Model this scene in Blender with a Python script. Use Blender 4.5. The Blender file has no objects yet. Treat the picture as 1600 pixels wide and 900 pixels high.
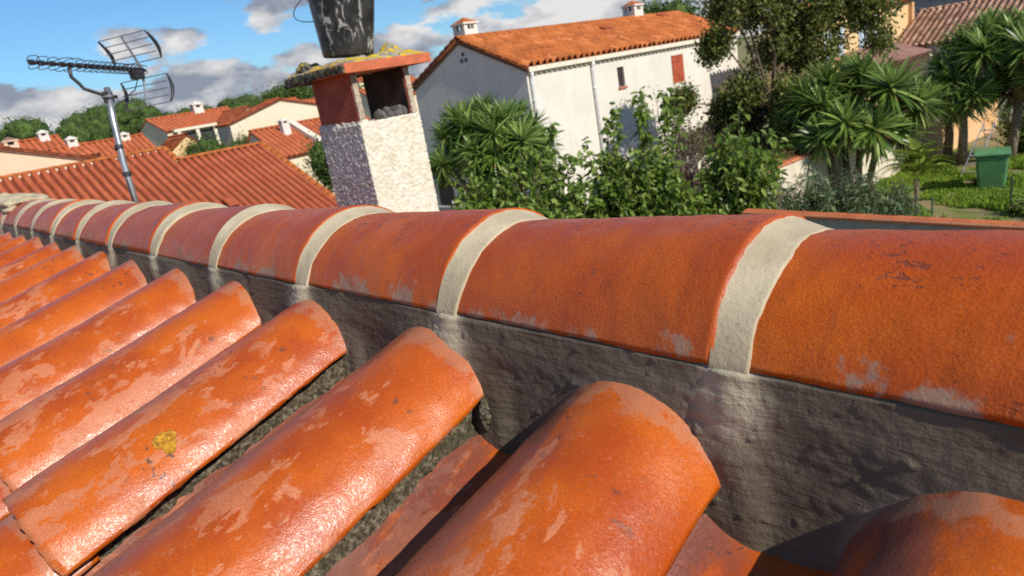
import bpy, math, random
import numpy as np
from mathutils import Matrix, Vector, Euler

random.seed(7)
RNG = np.random.default_rng(11)
scene = bpy.context.scene
COL = scene.collection
PI = math.pi

# ------------------------------------------------------------------ camera
cam_data = bpy.data.cameras.new("camera")
cam = bpy.data.objects.new("camera", cam_data)
COL.objects.link(cam)
c_right = Vector((0.6903317, 0.70412884, -0.16626702))
c_up = Vector((-0.09757573, 0.31832331, 0.94294711))
c_back = Vector((0.71688292, -0.63472265, 0.28845456))
cam.matrix_world = Matrix(((c_right.x, c_up.x, c_back.x, 0.0),
                           (c_right.y, c_up.y, c_back.y, -0.629),
                           (c_right.z, c_up.z, c_back.z, 6.0),
                           (0, 0, 0, 1)))
cam_data.sensor_width = 36.0
cam_data.lens = 24.3
cam_data.clip_start = 0.02
cam_data.clip_end = 6000.0
cam_data.dof.use_dof = True
cam_data.dof.focus_distance = 0.92
cam_data.dof.aperture_fstop = 9.5
scene.camera = cam

# ------------------------------------------------------------------ world, sun, exposure
SUN_AZ = math.radians(-3.0)      # measured from +X towards +Y
SUN_EL = math.radians(37.0)
SUN_DIR = Vector((math.cos(SUN_EL) * math.cos(SUN_AZ), math.cos(SUN_EL) * math.sin(SUN_AZ), math.sin(SUN_EL)))
world = bpy.data.worlds.new("World")
scene.world = world
world.use_nodes = True
wn, wl = world.node_tree.nodes, world.node_tree.links
wn.clear()
w_out = wn.new("ShaderNodeOutputWorld")
w_bg = wn.new("ShaderNodeBackground")
w_bg.inputs["Strength"].default_value = 0.14
sky = wn.new("ShaderNodeTexSky")
sky.sky_type = 'NISHITA'
sky.sun_disc = False
sky.sun_elevation = SUN_EL
sky.sun_rotation = PI / 2 - SUN_AZ
sky.altitude = 0
sky.air_density = 1.0
sky.dust_density = 0.35
sky.ozone_density = 2.2


def wnode(t, **kw):
    n = wn.new(t)
    for k, v in kw.items():
        setattr(n, k, v)
    return n


def wmath(op, a, b=None, c=None, clamp=False):
    n = wn.new("ShaderNodeMath")
    n.operation = op
    n.use_clamp = clamp
    for i, v in enumerate((a, b, c)):
        if v is None:
            continue
        if isinstance(v, (int, float)):
            n.inputs[i].default_value = v
        else:
            wl.new(v, n.inputs[i])
    return n.outputs[0]


wtc = wnode("ShaderNodeTexCoord")
wsep = wnode("ShaderNodeSeparateXYZ")
wl.new(wtc.outputs["Generated"], wsep.inputs[0])
wmap = wnode("ShaderNodeMapping")
wmap.inputs["Scale"].default_value = (1.0, 1.0, 2.6)
wmap.inputs["Location"].default_value = (3.1, 1.2, 0.4)
wl.new(wtc.outputs["Generated"], wmap.inputs[0])
wn1 = wnode("ShaderNodeTexNoise")
wn1.inputs["Scale"].default_value = 6.6
wn1.inputs["Detail"].default_value = 8.0
wn1.inputs["Roughness"].default_value = 0.56
wl.new(wmap.outputs[0], wn1.inputs["Vector"])
# low cumulus bank: cover is dense near the horizon and thins out upwards
elev = wsep.outputs["Z"]
cover = wmath('MULTIPLY_ADD', elev, -2.3, 0.335)
cover = wmath('MAXIMUM', cover, -0.05)
dens = wmath('ADD', wn1.outputs["Fac"], cover)
cmask = wnode("ShaderNodeMapRange")
cmask.interpolation_type = 'SMOOTHSTEP'
cmask.inputs["From Min"].default_value = 0.57
cmask.inputs["From Max"].default_value = 0.64
wl.new(dens, cmask.inputs["Value"])
# shading inside the bank
wmap2 = wnode("ShaderNodeMapping")
wmap2.inputs["Scale"].default_value = (1.0, 1.0, 2.2)
wmap2.inputs["Location"].default_value = (3.1, 1.2, 0.29)
wl.new(wtc.outputs["Generated"], wmap2.inputs[0])
wn2 = wnode("ShaderNodeTexNoise")
wn2.inputs["Scale"].default_value = 9.0
wn2.inputs["Detail"].default_value = 7.0
wn2.inputs["Roughness"].default_value = 0.55
wl.new(wmap2.outputs[0], wn2.inputs["Vector"])
cramp = wnode("ShaderNodeValToRGB")
cramp.color_ramp.elements[0].position = 0.41
cramp.color_ramp.elements[0].color = (5.0, 4.95, 4.9, 1)
cramp.color_ramp.elements[1].position = 0.58
cramp.color_ramp.elements[1].color = (1.75, 2.0, 2.5, 1)
wl.new(wn2.outputs["Fac"], cramp.inputs[0])
wmix = wnode("ShaderNodeMix", data_type='RGBA')
wl.new(cmask.outputs[0], wmix.inputs[0])
wtint = wnode("ShaderNodeMix", data_type='RGBA', blend_type='MULTIPLY')
wtint.inputs[0].default_value = 1.0
wtint.inputs[7].default_value = (0.37, 0.565, 0.74, 1)
wl.new(sky.outputs[0], wtint.inputs[6])
wl.new(wtint.outputs[2], wmix.inputs[6])
wl.new(cramp.outputs[0], wmix.inputs[7])
wl.new(wmix.outputs[2], w_bg.inputs["Color"])
wl.new(w_bg.outputs[0], w_out.inputs[0])

sun_data = bpy.data.lights.new("sun", 'SUN')
sun_data.energy = 4.4
sun_data.angle = math.radians(0.53)
sun_data.color = (1.0, 0.94, 0.84)
sun = bpy.data.objects.new("sun", sun_data)
COL.objects.link(sun)
sun.rotation_euler = (-SUN_DIR).to_track_quat('-Z', 'Y').to_euler()
sun.location = (20, 5, 30)

scene.view_settings.view_transform = 'Standard'
scene.view_settings.look = 'None'
scene.view_settings.exposure = 0.18
scene.view_settings.gamma = 1.0
scene.view_settings.use_curve_mapping = False
scene.render.engine = 'CYCLES'
scene.cycles.use_denoising = False
scene.cycles.max_bounces = 6
scene.cycles.diffuse_bounces = 3
scene.cycles.transparent_max_bounces = 8


# ------------------------------------------------------------------ numeric helpers
def _hash(ix, iy, iz, seed):
    h = (ix.astype(np.int64) * 374761393 + iy.astype(np.int64) * 668265263 + iz.astype(np.int64) * 2147483647 + seed * 144665) & 0xffffffff
    h = ((h ^ (h >> 13)) * 1274126177) & 0xffffffff
    h = ((h ^ (h >> 16)) * 2246822519) & 0xffffffff
    return ((h ^ (h >> 15)) & 0xffffff) / float(0xffffff)


def vnoise(P, seed=0):
    P = np.asarray(P, float)
    i = np.floor(P).astype(np.int64)
    f = P - i
    f = f * f * (3 - 2 * f)
    r = 0
    for dx in (0, 1):
        for dy in (0, 1):
            for dz in (0, 1):
                w = (f[..., 0] if dx else 1 - f[..., 0]) * (f[..., 1] if dy else 1 - f[..., 1]) * (f[..., 2] if dz else 1 - f[..., 2])
                r = r + w * _hash(i[..., 0] + dx, i[..., 1] + dy, i[..., 2] + dz, seed)
    return r * 2 - 1


def fbm(P, octaves=4, seed=0, gain=0.5):
    P = np.asarray(P, float)
    r, a = 0, 1.0
    for o in range(octaves):
        r = r + a * vnoise(P * (2 ** o), seed + o * 17)
        a *= gain
    return r


def sstep(a, b, x):
    t = np.clip((x - a) / (b - a), 0, 1)
    return t * t * (3 - 2 * t)


# ------------------------------------------------------------------ object helpers
def tag(o, label=None, cat=None, group=None, kind=None):
    if label:
        o["label"] = label
    if cat:
        o["category"] = cat
    if group:
        o["group"] = group
    if kind:
        o["kind"] = kind
    return o


def empty(name, loc, label, cat, group=None, rz=0.0):
    o = bpy.data.objects.new(name, None)
    COL.objects.link(o)
    o.location = loc
    o.rotation_euler = (0, 0, rz)
    o.empty_display_size = 0.2
    return tag(o, label, cat, group)


def make_mesh(V, F, mat, smooth=False, name="mesh"):
    me = bpy.data.meshes.new(name)
    V = np.asarray(V, dtype=np.float64)
    if isinstance(F, np.ndarray):
        n, k = F.shape
        me.vertices.add(len(V))
        me.vertices.foreach_set("co", V.ravel())
        me.loops.add(n * k)
        me.loops.foreach_set("vertex_index", F.astype(np.int32).ravel())
        me.polygons.add(n)
        me.polygons.foreach_set("loop_start", np.arange(0, n * k, k, dtype=np.int32))
        me.polygons.foreach_set("loop_total", np.full(n, k, dtype=np.int32))
        me.update(calc_edges=True)
    else:
        me.from_pydata([tuple(v) for v in V], [], F)
        me.update()
    me.validate()
    if mat:
        me.materials.append(mat)
    if smooth:
        me.polygons.foreach_set("use_smooth", np.ones(len(me.polygons), dtype=bool))
    return me


def link(name, me, parent=None, loc=(0, 0, 0), rot=(0, 0, 0), scale=None):
    o = bpy.data.objects.new(name, me)
    COL.objects.link(o)
    if parent is not None:
        o.parent = parent
    o.location = loc
    o.rotation_euler = rot
    if scale is not None:
        o.scale = scale
    return o


class MB:
    """collects boxes, bars and tubes into one mesh"""

    def __init__(self):
        self.v, self.f = [], []

    def box(self, x0, x1, y0, y1, z0, z1):
        b = len(self.v)
        self.v += [(x0, y0, z0), (x1, y0, z0), (x1, y1, z0), (x0, y1, z0), (x0, y0, z1), (x1, y0, z1), (x1, y1, z1), (x0, y1, z1)]
        self.f += [[b + i for i in q] for q in ((0, 3, 2, 1), (4, 5, 6, 7), (0, 1, 5, 4), (1, 2, 6, 5), (2, 3, 7, 6), (3, 0, 4, 7))]
        return self

    def tube(self, pts, rad, n=8, cap=True):
        pts = [Vector(p) for p in pts]
        rads = rad if isinstance(rad, (list, tuple)) else [rad] * len(pts)
        b = len(self.v)
        ref = Vector((0, 0, 1))
        prev = None
        for k, p in enumerate(pts):
            d = (pts[min(k + 1, len(pts) - 1)] - pts[max(k - 1, 0)]).normalized()
            if prev is None:
                a = d.cross(ref if abs(d.dot(ref)) < 0.95 else Vector((1, 0, 0))).normalized()
            else:
                a = (prev - d * prev.dot(d)).normalized()
            prev = a
            c = d.cross(a)
            for j in range(n):
                t = 2 * PI * j / n
                self.v.append(tuple(p + (a * math.cos(t) + c * math.sin(t)) * rads[k]))
        for k in range(len(pts) - 1):
            for j in range(n):
                j2 = (j + 1) % n
                self.f.append([b + k * n + j, b + k * n + j2, b + (k + 1) * n + j2, b + (k + 1) * n + j])
        if cap:
            self.f.append([b + j for j in reversed(range(n))])
            e = b + (len(pts) - 1) * n
            self.f.append([e + j for j in range(n)])
        return self

    def lathe(self, prof, n=32, center=(0, 0, 0), close=False):
        b = len(self.v)
        for r, z in prof:
            for j in range(n):
                t = 2 * PI * j / n
                self.v.append((center[0] + r * math.cos(t), center[1] + r * math.sin(t), center[2] + z))
        m = len(prof)
        for k in range(m - 1):
            for j in range(n):
                j2 = (j + 1) % n
                self.f.append([b + k * n + j, b + k * n + j2, b + (k + 1) * n + j2, b + (k + 1) * n + j])
        return self

    def poly(self, pts):
        b = len(self.v)
        self.v += [tuple(p) for p in pts]
        self.f.append(list(range(b, b + len(pts))))
        return self

    def prism(self, outline, axis, a0, a1):
        """outline in the two other axes, extruded along axis from a0 to a1"""
        b = len(self.v)
        n = len(outline)
        for a in (a0, a1):
            for p, q in outline:
                self.v.append({'x': (a, p, q), 'y': (p, a, q), 'z': (p, q, a)}[axis])
        self.f.append([b + i for i in reversed(range(n))])
        self.f.append([b + n + i for i in range(n)])
        for i in range(n):
            j = (i + 1) % n
            self.f.append([b + i, b + j, b + n + j, b + n + i])
        return self

    def build(self, name, mat, parent=None, loc=(0, 0, 0), rot=(0, 0, 0), smooth=False, bevel=0.0):
        me = make_mesh(self.v, self.f, mat, smooth, name)
        import bmesh
        bm = bmesh.new()
        bm.from_mesh(me)
        bmesh.ops.recalc_face_normals(bm, faces=bm.faces)
        if bevel > 0:
            bmesh.ops.bevel(bm, geom=list(bm.edges), offset=bevel, segments=2, affect='EDGES', profile=0.6)
        bm.to_mesh(me)
        bm.free()
        return link(name, me, parent, loc, rot)


def grid_faces(nu, nv, base=0, flip=False):
    i = np.arange(nu - 1)[:, None]
    j = np.arange(nv - 1)[None, :]
    a = (i * nv + j).ravel() + base
    q = np.stack([a, a + 1, a + nv + 1, a + nv], 1)
    return q[:, ::-1] if flip else q


# ------------------------------------------------------------------ material helpers
class M:
    """small wrapper that builds a node material"""

    def __init__(self, name):
        self.mat = bpy.data.materials.new(name)
        self.mat.use_nodes = True
        self.nt = self.mat.node_tree
        self.n, self.l = self.nt.nodes, self.nt.links
        self.b = self.n["Principled BSDF"]
        self._tc = None

    def set(self, **kw):
        for k, v in kw.items():
            self.b.inputs[k.replace("_", " ")].default_value = v
        return self

    def node(self, t, **kw):
        n = self.n.new(t)
        for k, v in kw.items():
            setattr(n, k, v)
        return n

    def put(self, sock, v):
        if isinstance(v, (int, float)):
            sock.default_value = v
        elif isinstance(v, tuple):
            sock.default_value = v if len(v) == 4 or sock.type == 'VECTOR' else v + (1,)
        else:
            self.l.new(v, sock)

    def coords(self, kind="Object", shift=True, scale=None):
        tc = self.node("ShaderNodeTexCoord")
        v = tc.outputs[kind]
        if shift:
            oi = self.node("ShaderNodeObjectInfo")
            m = self.node("ShaderNodeVectorMath", operation='MULTIPLY_ADD')
            cmb = self.node("ShaderNodeCombineXYZ")
            for k, mul in enumerate((17.3, 31.7, 11.1)):
                self.l.new(self.math('MULTIPLY', oi.outputs["Random"], mul), cmb.inputs[k])
            ad = self.node("ShaderNodeVectorMath", operation='ADD')
            self.l.new(v, ad.inputs[0])
            self.l.new(cmb.outputs[0], ad.inputs[1])
            self.n.remove(m)
            v = ad.outputs[0]
        if scale:
            mp = self.node("ShaderNodeMapping")
            mp.inputs["Scale"].default_value = scale
            self.l.new(v, mp.inputs[0])
            v = mp.outputs[0]
        return v

    def sep(self, v):
        s = self.node("ShaderNodeSeparateXYZ")
        self.l.new(v, s.inputs[0])
        return s.outputs

    def math(self, op, a, b=None, clamp=False):
        n = self.node("ShaderNodeMath", operation=op, use_clamp=clamp)
        self.put(n.inputs[0], a)
        if b is not None:
            self.put(n.inputs[1], b)
        return n.outputs[0]

    def noise(self, v, scale, detail=5.0, rough=0.55, dist=0.0):
        n = self.node("ShaderNodeTexNoise")
        if v is not None:
            self.l.new(v, n.inputs["Vector"])
        n.inputs["Scale"].default_value = scale
        n.inputs["Detail"].default_value = detail
        n.inputs["Roughness"].default_value = rough
        n.inputs["Distortion"].default_value = dist
        return n.outputs["Fac"]

    def voronoi(self, v, scale, feature='F1', out="Distance"):
        n = self.node("ShaderNodeTexVoronoi", feature=feature)
        if v is not None:
            self.l.new(v, n.inputs["Vector"])
        n.inputs["Scale"].default_value = scale
        return n.outputs[out]

    def step(self, v, a, b, o0=0.0, o1=1.0):
        n = self.node("ShaderNodeMapRange", interpolation_type='SMOOTHSTEP')
        self.put(n.inputs["Value"], v)
        n.inputs["From Min"].default_value = a
        n.inputs["From Max"].default_value = b
        n.inputs["To Min"].default_value = o0
        n.inputs["To Max"].default_value = o1
        return n.outputs[0]

    def mix(self, fac, a, b):
        n = self.node("ShaderNodeMix", data_type='RGBA')
        self.put(n.inputs[0], fac)
        self.put(n.inputs[6], a)
        self.put(n.inputs[7], b)
        return n.outputs[2]

    def ramp(self, fac, stops):
        n = self.node("ShaderNodeValToRGB")
        e = n.color_ramp.elements
        while len(e) < len(stops):
            e.new(0.5)
        for k, (p, c) in enumerate(stops):
            e[k].position = p
            e[k].color = c + (1,)
        self.put(n.inputs[0], fac)
        return n.outputs[0]

    def bump(self, h, strength=0.3, dist=0.01, normal=None):
        n = self.node("ShaderNodeBump")
        n.inputs["Strength"].default_value = strength
        n.inputs["Distance"].default_value = dist
        self.l.new(h, n.inputs["Height"])
        if normal is not None:
            self.l.new(normal, n.inputs["Normal"])
        return n.outputs[0]

    def out(self, color=None, rough=None, normal=None, spec=None):
        if color is not None:
            self.put(self.b.inputs["Base Color"], color)
        if rough is not None:
            self.put(self.b.inputs["Roughness"], rough)
        if normal is not None:
            self.l.new(normal, self.b.inputs["Normal"])
        if spec is not None:
            self.put(self.b.inputs["Specular IOR Level"], spec)
        return self.mat


def plain(name, col, rough=0.6, metal=0.0, var=0.12, scale=8.0, bump=0.0, bscale=60.0, spec=0.5):
    m = M(name)
    v = m.coords()
    n = m.noise(v, scale, 5)
    c0 = tuple(max(0, x * (1 - var)) for x in col)
    c1 = tuple(min(1, x * (1 + var)) for x in col)
    m.set(Metallic=metal)
    nm = m.bump(m.noise(v, bscale, 4), bump, 0.01) if bump else None
    return m.out(m.mix(m.step(n, 0.35, 0.65), c0, c1), rough, nm, spec)


def leaf_mat(name, dark, mid, light, trans=0.25, rough=0.45, spec=0.4):
    m = M(name)
    g = m.node("ShaderNodeNewGeometry")
    c = m.ramp(g.outputs["Random Per Island"], [(0.0, dark), (0.5, mid), (1.0, light)])
    m.out(c, rough, None, spec)
    tr = m.node("ShaderNodeBsdfTranslucent")
    m.l.new(m.mix(0.5, c, light), tr.inputs[0])
    mx = m.node("ShaderNodeMixShader")
    mx.inputs[0].default_value = trans
    m.l.new(m.b.outputs[0], mx.inputs[1])
    m.l.new(tr.outputs[0], mx.inputs[2])
    o = [k for k in m.n if k.type == 'OUTPUT_MATERIAL'][0]
    m.l.new(mx.outputs[0], o.inputs[0])
    return m.mat


# ------------------------------------------------------------------ materials of the near roof
def mat_ridge():
    m = M("ridge_terracotta")
    raw = m.coords(shift=False)
    xyz = m.sep(raw)
    v = m.coords()
    big = m.noise(v, 7.0, 6, 0.6)
    c = m.mix(m.step(big, 0.3, 0.7), (0.47, 0.070, 0.003), (0.64, 0.136, 0.006))
    # redder and browner firing differs from tile to tile
    oi = m.node("ShaderNodeObjectInfo")
    c = m.mix(m.math('MULTIPLY', m.step(oi.outputs["Random"], 0.2, 0.9), 0.38), c, (0.36, 0.066, 0.024))
    streak = m.noise(m.coords(scale=(2.0, 30.0, 2.0)), 3.0, 4)
    c = m.mix(m.math('MULTIPLY', m.step(streak, 0.5, 0.75), 0.3), c, (0.34, 0.05, 0.012))
    # soot-coloured pits, mostly along the crown
    fine = m.noise(m.coords(scale=(1.0, 0.45, 1.0)), 150.0, 3, 0.65)
    field = m.noise(v, 11.0, 4, 0.6)
    crown = m.step(xyz["Z"], 0.055, 0.098)
    pit = m.math('MULTIPLY', m.step(fine, 0.56, 0.63), m.step(m.math('ADD', field, m.math('MULTIPLY', crown, 0.11)), 0.57, 0.72))
    c = m.mix(m.math('MULTIPLY', pit, 0.65), c, (0.07, 0.045, 0.04))
    # pale speckle and fine grain of the clay
    sp = m.step(m.noise(v, 190.0, 2), 0.70, 0.76)
    c = m.mix(m.math('MULTIPLY', sp, 0.35), c, (0.62, 0.36, 0.22))
    gr = m.noise(v, 620.0, 2, 0.7)
    c = m.mix(m.step(gr, 0.62, 0.40, 0.0, 0.45), c, (0.22, 0.035, 0.006))
    # smears of grey mortar left near the lower edge
    low = m.step(xyz["Z"], 0.048, 0.004)
    smear_n = m.noise(m.coords(scale=(1, 1, 1)), 17.0, 7, 0.68)
    smear = m.step(m.math('ADD', smear_n, m.math('MULTIPLY', low, 0.17)), 0.66, 0.76)
    smear = m.math('MULTIPLY', smear, m.step(xyz["Z"], 0.06, 0.035))
    c = m.mix(m.math('MULTIPLY', smear, 0.72), c, (0.29, 0.235, 0.18))
    h = m.math('ADD', m.noise(v, 330.0, 4, 0.6), m.math('MULTIPLY', m.noise(v, 120.0, 3), 1.0))
    nm = m.bump(h, 0.30, 0.0024)
    nm = m.bump(pit, 0.5, -0.002, nm)
    r = m.math('ADD', m.step(m.noise(v, 30.0, 4), 0.3, 0.7, 0.34, 0.48), m.math('MULTIPLY', smear, 0.4))
    return m.out(c, r, nm, 0.38)


def mat_cover():
    """old cover tiles, partly wet: deep glossy orange where wet, matt salmon where dry"""
    m = M("cover_terracotta")
    raw = m.coords(shift=False)
    xyz = m.sep(raw)
    v = m.coords()
    vs = m.coords(scale=(1.0, 0.55, 1.0))
    n1 = m.noise(vs, 24.0, 9, 0.66, 0.25)
    bias = m.node("ShaderNodeAttribute", attribute_type='OBJECT', attribute_name="dryness")
    n2 = m.noise(vs, 4.0, 2, 0.5)
    down = m.step(xyz["Y"], -0.02, -0.22)
    f = m.math('ADD', m.math('ADD', n1, m.math('MULTIPLY', m.math('SUBTRACT', n2, 0.5), 0.35)), m.math('MULTIPLY', m.math('SUBTRACT', down, 1.0), 0.16))
    f = m.math('ADD', f, bias.outputs["Fac"])
    dry = m.step(f, 0.485, 0.525)
    wet_c = m.mix(m.step(m.noise(v, 9.0, 5), 0.3, 0.7), (0.41, 0.060, 0.004), (0.60, 0.124, 0.006))
    dry_c = m.mix(m.step(m.noise(v, 22.0, 5), 0.3, 0.7), (0.53, 0.165, 0.066), (0.62, 0.222, 0.102))
    c = m.mix(m.math('MULTIPLY', dry, 0.88), wet_c, dry_c)
    gr = m.noise(v, 560.0, 2, 0.7)
    c = m.mix(m.step(gr, 0.62, 0.40, 0.0, 0.42), c, (0.24, 0.05, 0.012))
    gl = m.step(m.noise(v, 300.0, 2, 0.7), 0.62, 0.72)
    c = m.mix(m.math('MULTIPLY', gl, 0.30), c, (0.66, 0.34, 0.20))
    # dirt on the shadow-side flank, its shade also put into the colour
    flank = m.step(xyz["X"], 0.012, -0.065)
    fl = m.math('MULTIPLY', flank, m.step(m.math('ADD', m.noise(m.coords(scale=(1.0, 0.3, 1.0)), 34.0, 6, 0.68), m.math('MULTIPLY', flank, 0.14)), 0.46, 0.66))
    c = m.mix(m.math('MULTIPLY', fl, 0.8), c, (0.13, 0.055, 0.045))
    # black specks
    sp = m.math('MULTIPLY', m.step(m.noise(v, 75.0, 3), 0.60, 0.66), m.step(m.noise(v, 8.0, 3), 0.50, 0.66))
    c = m.mix(m.math('MULTIPLY', sp, 0.8), c, (0.06, 0.045, 0.035))
    # whitish mortar film round the head
    head = m.step(xyz["Y"], -0.085, -0.035)
    hn = m.step(m.math('ADD', m.noise(v, 28.0, 6, 0.65), m.math('MULTIPLY', head, 0.25)), 0.64, 0.74)
    c = m.mix(m.math('MULTIPLY', m.math('MULTIPLY', hn, head), 0.32), c, (0.40, 0.29, 0.20))
    h = m.math('ADD', m.noise(v, 420.0, 3, 0.6), m.math('MULTIPLY', m.noise(v, 150.0, 3), 0.9))
    nm = m.bump(h, 0.20, 0.0020)
    nm = m.bump(dry, 0.06, -0.0006, nm)
    r = m.math('ADD', m.math('MULTIPLY', dry, 0.18), m.step(m.noise(v, 260.0, 3, 0.7), 0.35, 0.65, 0.22, 0.44))
    return m.out(c, r, nm, 0.42)


def mat_mortar(name, a, b, rough=0.9, strength=0.5):
    m = M(name)
    v = m.coords()
    c = m.mix(m.step(m.noise(v, 14.0, 6, 0.6), 0.32, 0.68), a, b)
    sp = m.step(m.noise(v, 140.0, 2), 0.64, 0.72)
    c = m.mix(m.math('MULTIPLY', sp, 0.35), c, tuple(x * 0.45 for x in a))
    h = m.math('ADD', m.noise(v, 240.0, 4, 0.6), m.math('MULTIPLY', m.noise(m.coords(scale=(1, 5, 1)), 30.0, 4), 0.8))
    return m.out(c, rough, m.bump(h, strength, 0.003), 0.3)


def mat_bed():
    m = M("wet_mortar_bed")
    v = m.coords()
    at = m.node("ShaderNodeAttribute", attribute_name="dry")
    base = m.mix(m.step(m.noise(v, 9.0, 6, 0.62), 0.3, 0.7), (0.105, 0.080, 0.053), (0.175, 0.138, 0.096))
    brown = m.step(m.noise(v, 5.0, 4), 0.52, 0.7)
    base = m.mix(m.math('MULTIPLY', brown, 0.25), base, (0.11, 0.068, 0.042))
    d = m.math('MULTIPLY', at.outputs["Fac"], m.step(m.noise(v, 24.0, 6, 0.65), 0.0, 0.45))
    c = m.mix(m.math('MULTIPLY', d, 0.92), base, (0.52, 0.435, 0.295))
    sp = m.step(m.noise(v, 120.0, 2), 0.66, 0.72)
    c = m.mix(m.math('MULTIPLY', sp, 0.4), c, (0.30, 0.25, 0.19))
    h = m.math('ADD', m.noise(v, 150.0, 5, 0.65), m.math('MULTIPLY', m.noise(m.coords(scale=(0.5, 1, 3.5)), 42.0, 4), 1.3))
    nm = m.bump(h, 0.45, 0.004)
    r = m.step(m.noise(v, 18.0, 5), 0.35, 0.65, 0.5, 0.8)
    return m.out(c, r, nm, 0.22)


def mat_moss_mortar():
    m = M("mossy_bedding_mortar")
    v = m.coords()
    n = m.noise(v, 150.0, 6, 0.72)
    c = m.ramp(n, [(0.34, (0.018, 0.015, 0.009)), (0.48, (0.085, 0.070, 0.045)), (0.60, (0.21, 0.175, 0.12)), (0.74, (0.42, 0.36, 0.26))])
    mo = m.step(m.noise(v, 12.0, 4), 0.5, 0.62)
    c = m.mix(m.math('MULTIPLY', mo, 0.6), c, (0.05, 0.045, 0.022))
    h = m.noise(v, 130.0, 6, 0.7)
    return m.out(c, 0.95, m.bump(h, 0.9, 0.006), 0.2)


def mat_tiles_far(name, a, b, dirt=(0.22, 0.10, 0.06), amount=0.35, rough=0.75, cell=3.2, channel=0.85):
    m = M(name)
    v = m.coords()
    c = m.mix(m.step(m.noise(v, 1.1, 5, 0.6), 0.3, 0.7), a, b)
    raw = m.sep(m.coords(shift=False))
    cb = m.node("ShaderNodeCombineXYZ")
    m.l.new(m.math('FLOOR', m.math('MULTIPLY', raw["X"], 1 / 0.36)), cb.inputs[0])
    m.l.new(m.math('FLOOR', m.math('MULTIPLY', raw["Y"], 1 / 0.44)), cb.inputs[1])
    wnz = m.node("ShaderNodeTexWhiteNoise", noise_dimensions='3D')
    m.l.new(cb.outputs[0], wnz.inputs["Vector"])
    s = m.sep(wnz.outputs["Color"])
    c = m.mix(m.math('MULTIPLY', m.step(s["X"], 0.45, 1.0), amount), c, dirt)
    c = m.mix(m.math('MULTIPLY', m.step(s["Y"], 0.7, 1.0), amount), c, tuple(min(1, x * 1.45 + 0.05) for x in b))
    # dirt and shade painted into the channels low between the barrels
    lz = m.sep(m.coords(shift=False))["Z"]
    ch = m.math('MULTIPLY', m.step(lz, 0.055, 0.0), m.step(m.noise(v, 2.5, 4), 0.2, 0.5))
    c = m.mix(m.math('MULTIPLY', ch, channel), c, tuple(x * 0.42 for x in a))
    nm = m.bump(m.noise(v, 30.0, 4), 0.25, 0.02)
    return m.out(c, rough, nm, 0.3)


def mat_render(name, a, b, rough=0.9, scale=0.7, grime=0.18):
    m = M(name)
    v = m.coords()
    c = m.mix(m.step(m.noise(v, scale, 6, 0.6), 0.3, 0.7), a, b)
    st = m.noise(m.coords(scale=(1.2, 1.2, 0.16)), 2.2, 6, 0.65)
    c = m.mix(m.math('MULTIPLY', m.step(st, 0.5, 0.72), grime), c, tuple(x * 0.55 for x in a))
    nm = m.bump(m.noise(v, 26.0, 5, 0.65), 0.25, 0.02)
    return m.out(c, rough, nm, 0.25)


MAT = {}
MAT['ridge'] = mat_ridge()
MAT['cover'] = mat_cover()
MAT['ring'] = mat_mortar("beige_ring_mortar", (0.41, 0.335, 0.215), (0.53, 0.445, 0.30), 0.9, 0.35)
MAT['bed'] = mat_bed()
MAT['moss'] = mat_moss_mortar()
MAT['deck'] = plain("roof_board", (0.10, 0.06, 0.04), 0.9)
MAT['own_wall'] = mat_render("own_house_render", (0.62, 0.58, 0.5), (0.7, 0.66, 0.58))


# ------------------------------------------------------------------ ground
def build_ground():
    n = 60
    m = M("garden_earth")
    v = m.coords(shift=False)
    g = m.noise(v, 0.35, 6, 0.65)
    c = m.mix(m.step(g, 0.42, 0.58), (0.30, 0.22, 0.11), (0.16, 0.20, 0.04))
    c = m.mix(m.step(m.noise(v, 3.0, 6), 0.45, 0.7), c, (0.24, 0.19, 0.115))
    mat = m.out(c, 0.95, m.bump(m.noise(v, 8.0, 6, 0.7), 0.5, 0.05), 0.2)
    r = np.concatenate([[0], np.geomspace(3, 4500, n - 1)])
    th = np.linspace(0, 2 * PI, 97)[:-1]
    X = r[:, None] * np.cos(th)
    Y = r[:, None] * np.sin(th)
    Z = np.zeros_like(X)
    az = np.degrees(np.arctan2(Y, X)) % 360
    # gently rising land far away to the west
    Z += 6.0 * sstep(110, 420, np.hypot(X, Y)) * sstep(118, 140, az) * (1 - sstep(200, 230, az))
    V = np.stack([X, Y, Z], -1).reshape(-1, 3)
    F = []
    k = len(th)
    for i in range(n - 1):
        for j in range(k):
            F.append([i * k + j, (i + 1) * k + j, (i + 1) * k + (j + 1) % k, i * k + (j + 1) % k])
    o = link("ground", make_mesh(V, F, mat, True, "ground"))
    tag(o, "bare earth and lawn ground stretching between the houses", None, None, "structure")


build_ground()

# ------------------------------------------------------------------ the near roof
ZB = 5.728            # lower edge of the ridge tiles
SLOPE = math.radians(14.1)
J0, JP = -0.313, 0.3965   # first joint and joint spacing along -X
PITCH = 0.329
RIDGE_X0, RIDGE_X1 = -6.3, 1.3

own = empty("tiled_house", (-2.5, 0, 0), "house under the near orange tiled roof with its mortared ridge", "house")
OW = Matrix.Translation((2.5, 0, 0))      # child local = world + this
ox = 2.5


def arc(a, h, n, full=1.0):
    """points of a tile arc, bottom edges at (+-a, 0), apex at (0, h)"""
    r = (a * a + h * h) / (2 * h)
    c = h - r
    t1 = math.asin(min(1, a / r)) if c <= 0 else PI - math.asin(min(1, a / r))
    t = np.linspace(-t1, t1, n)
    return np.stack([r * np.sin(t), c + r * np.cos(t)], 1)


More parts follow.
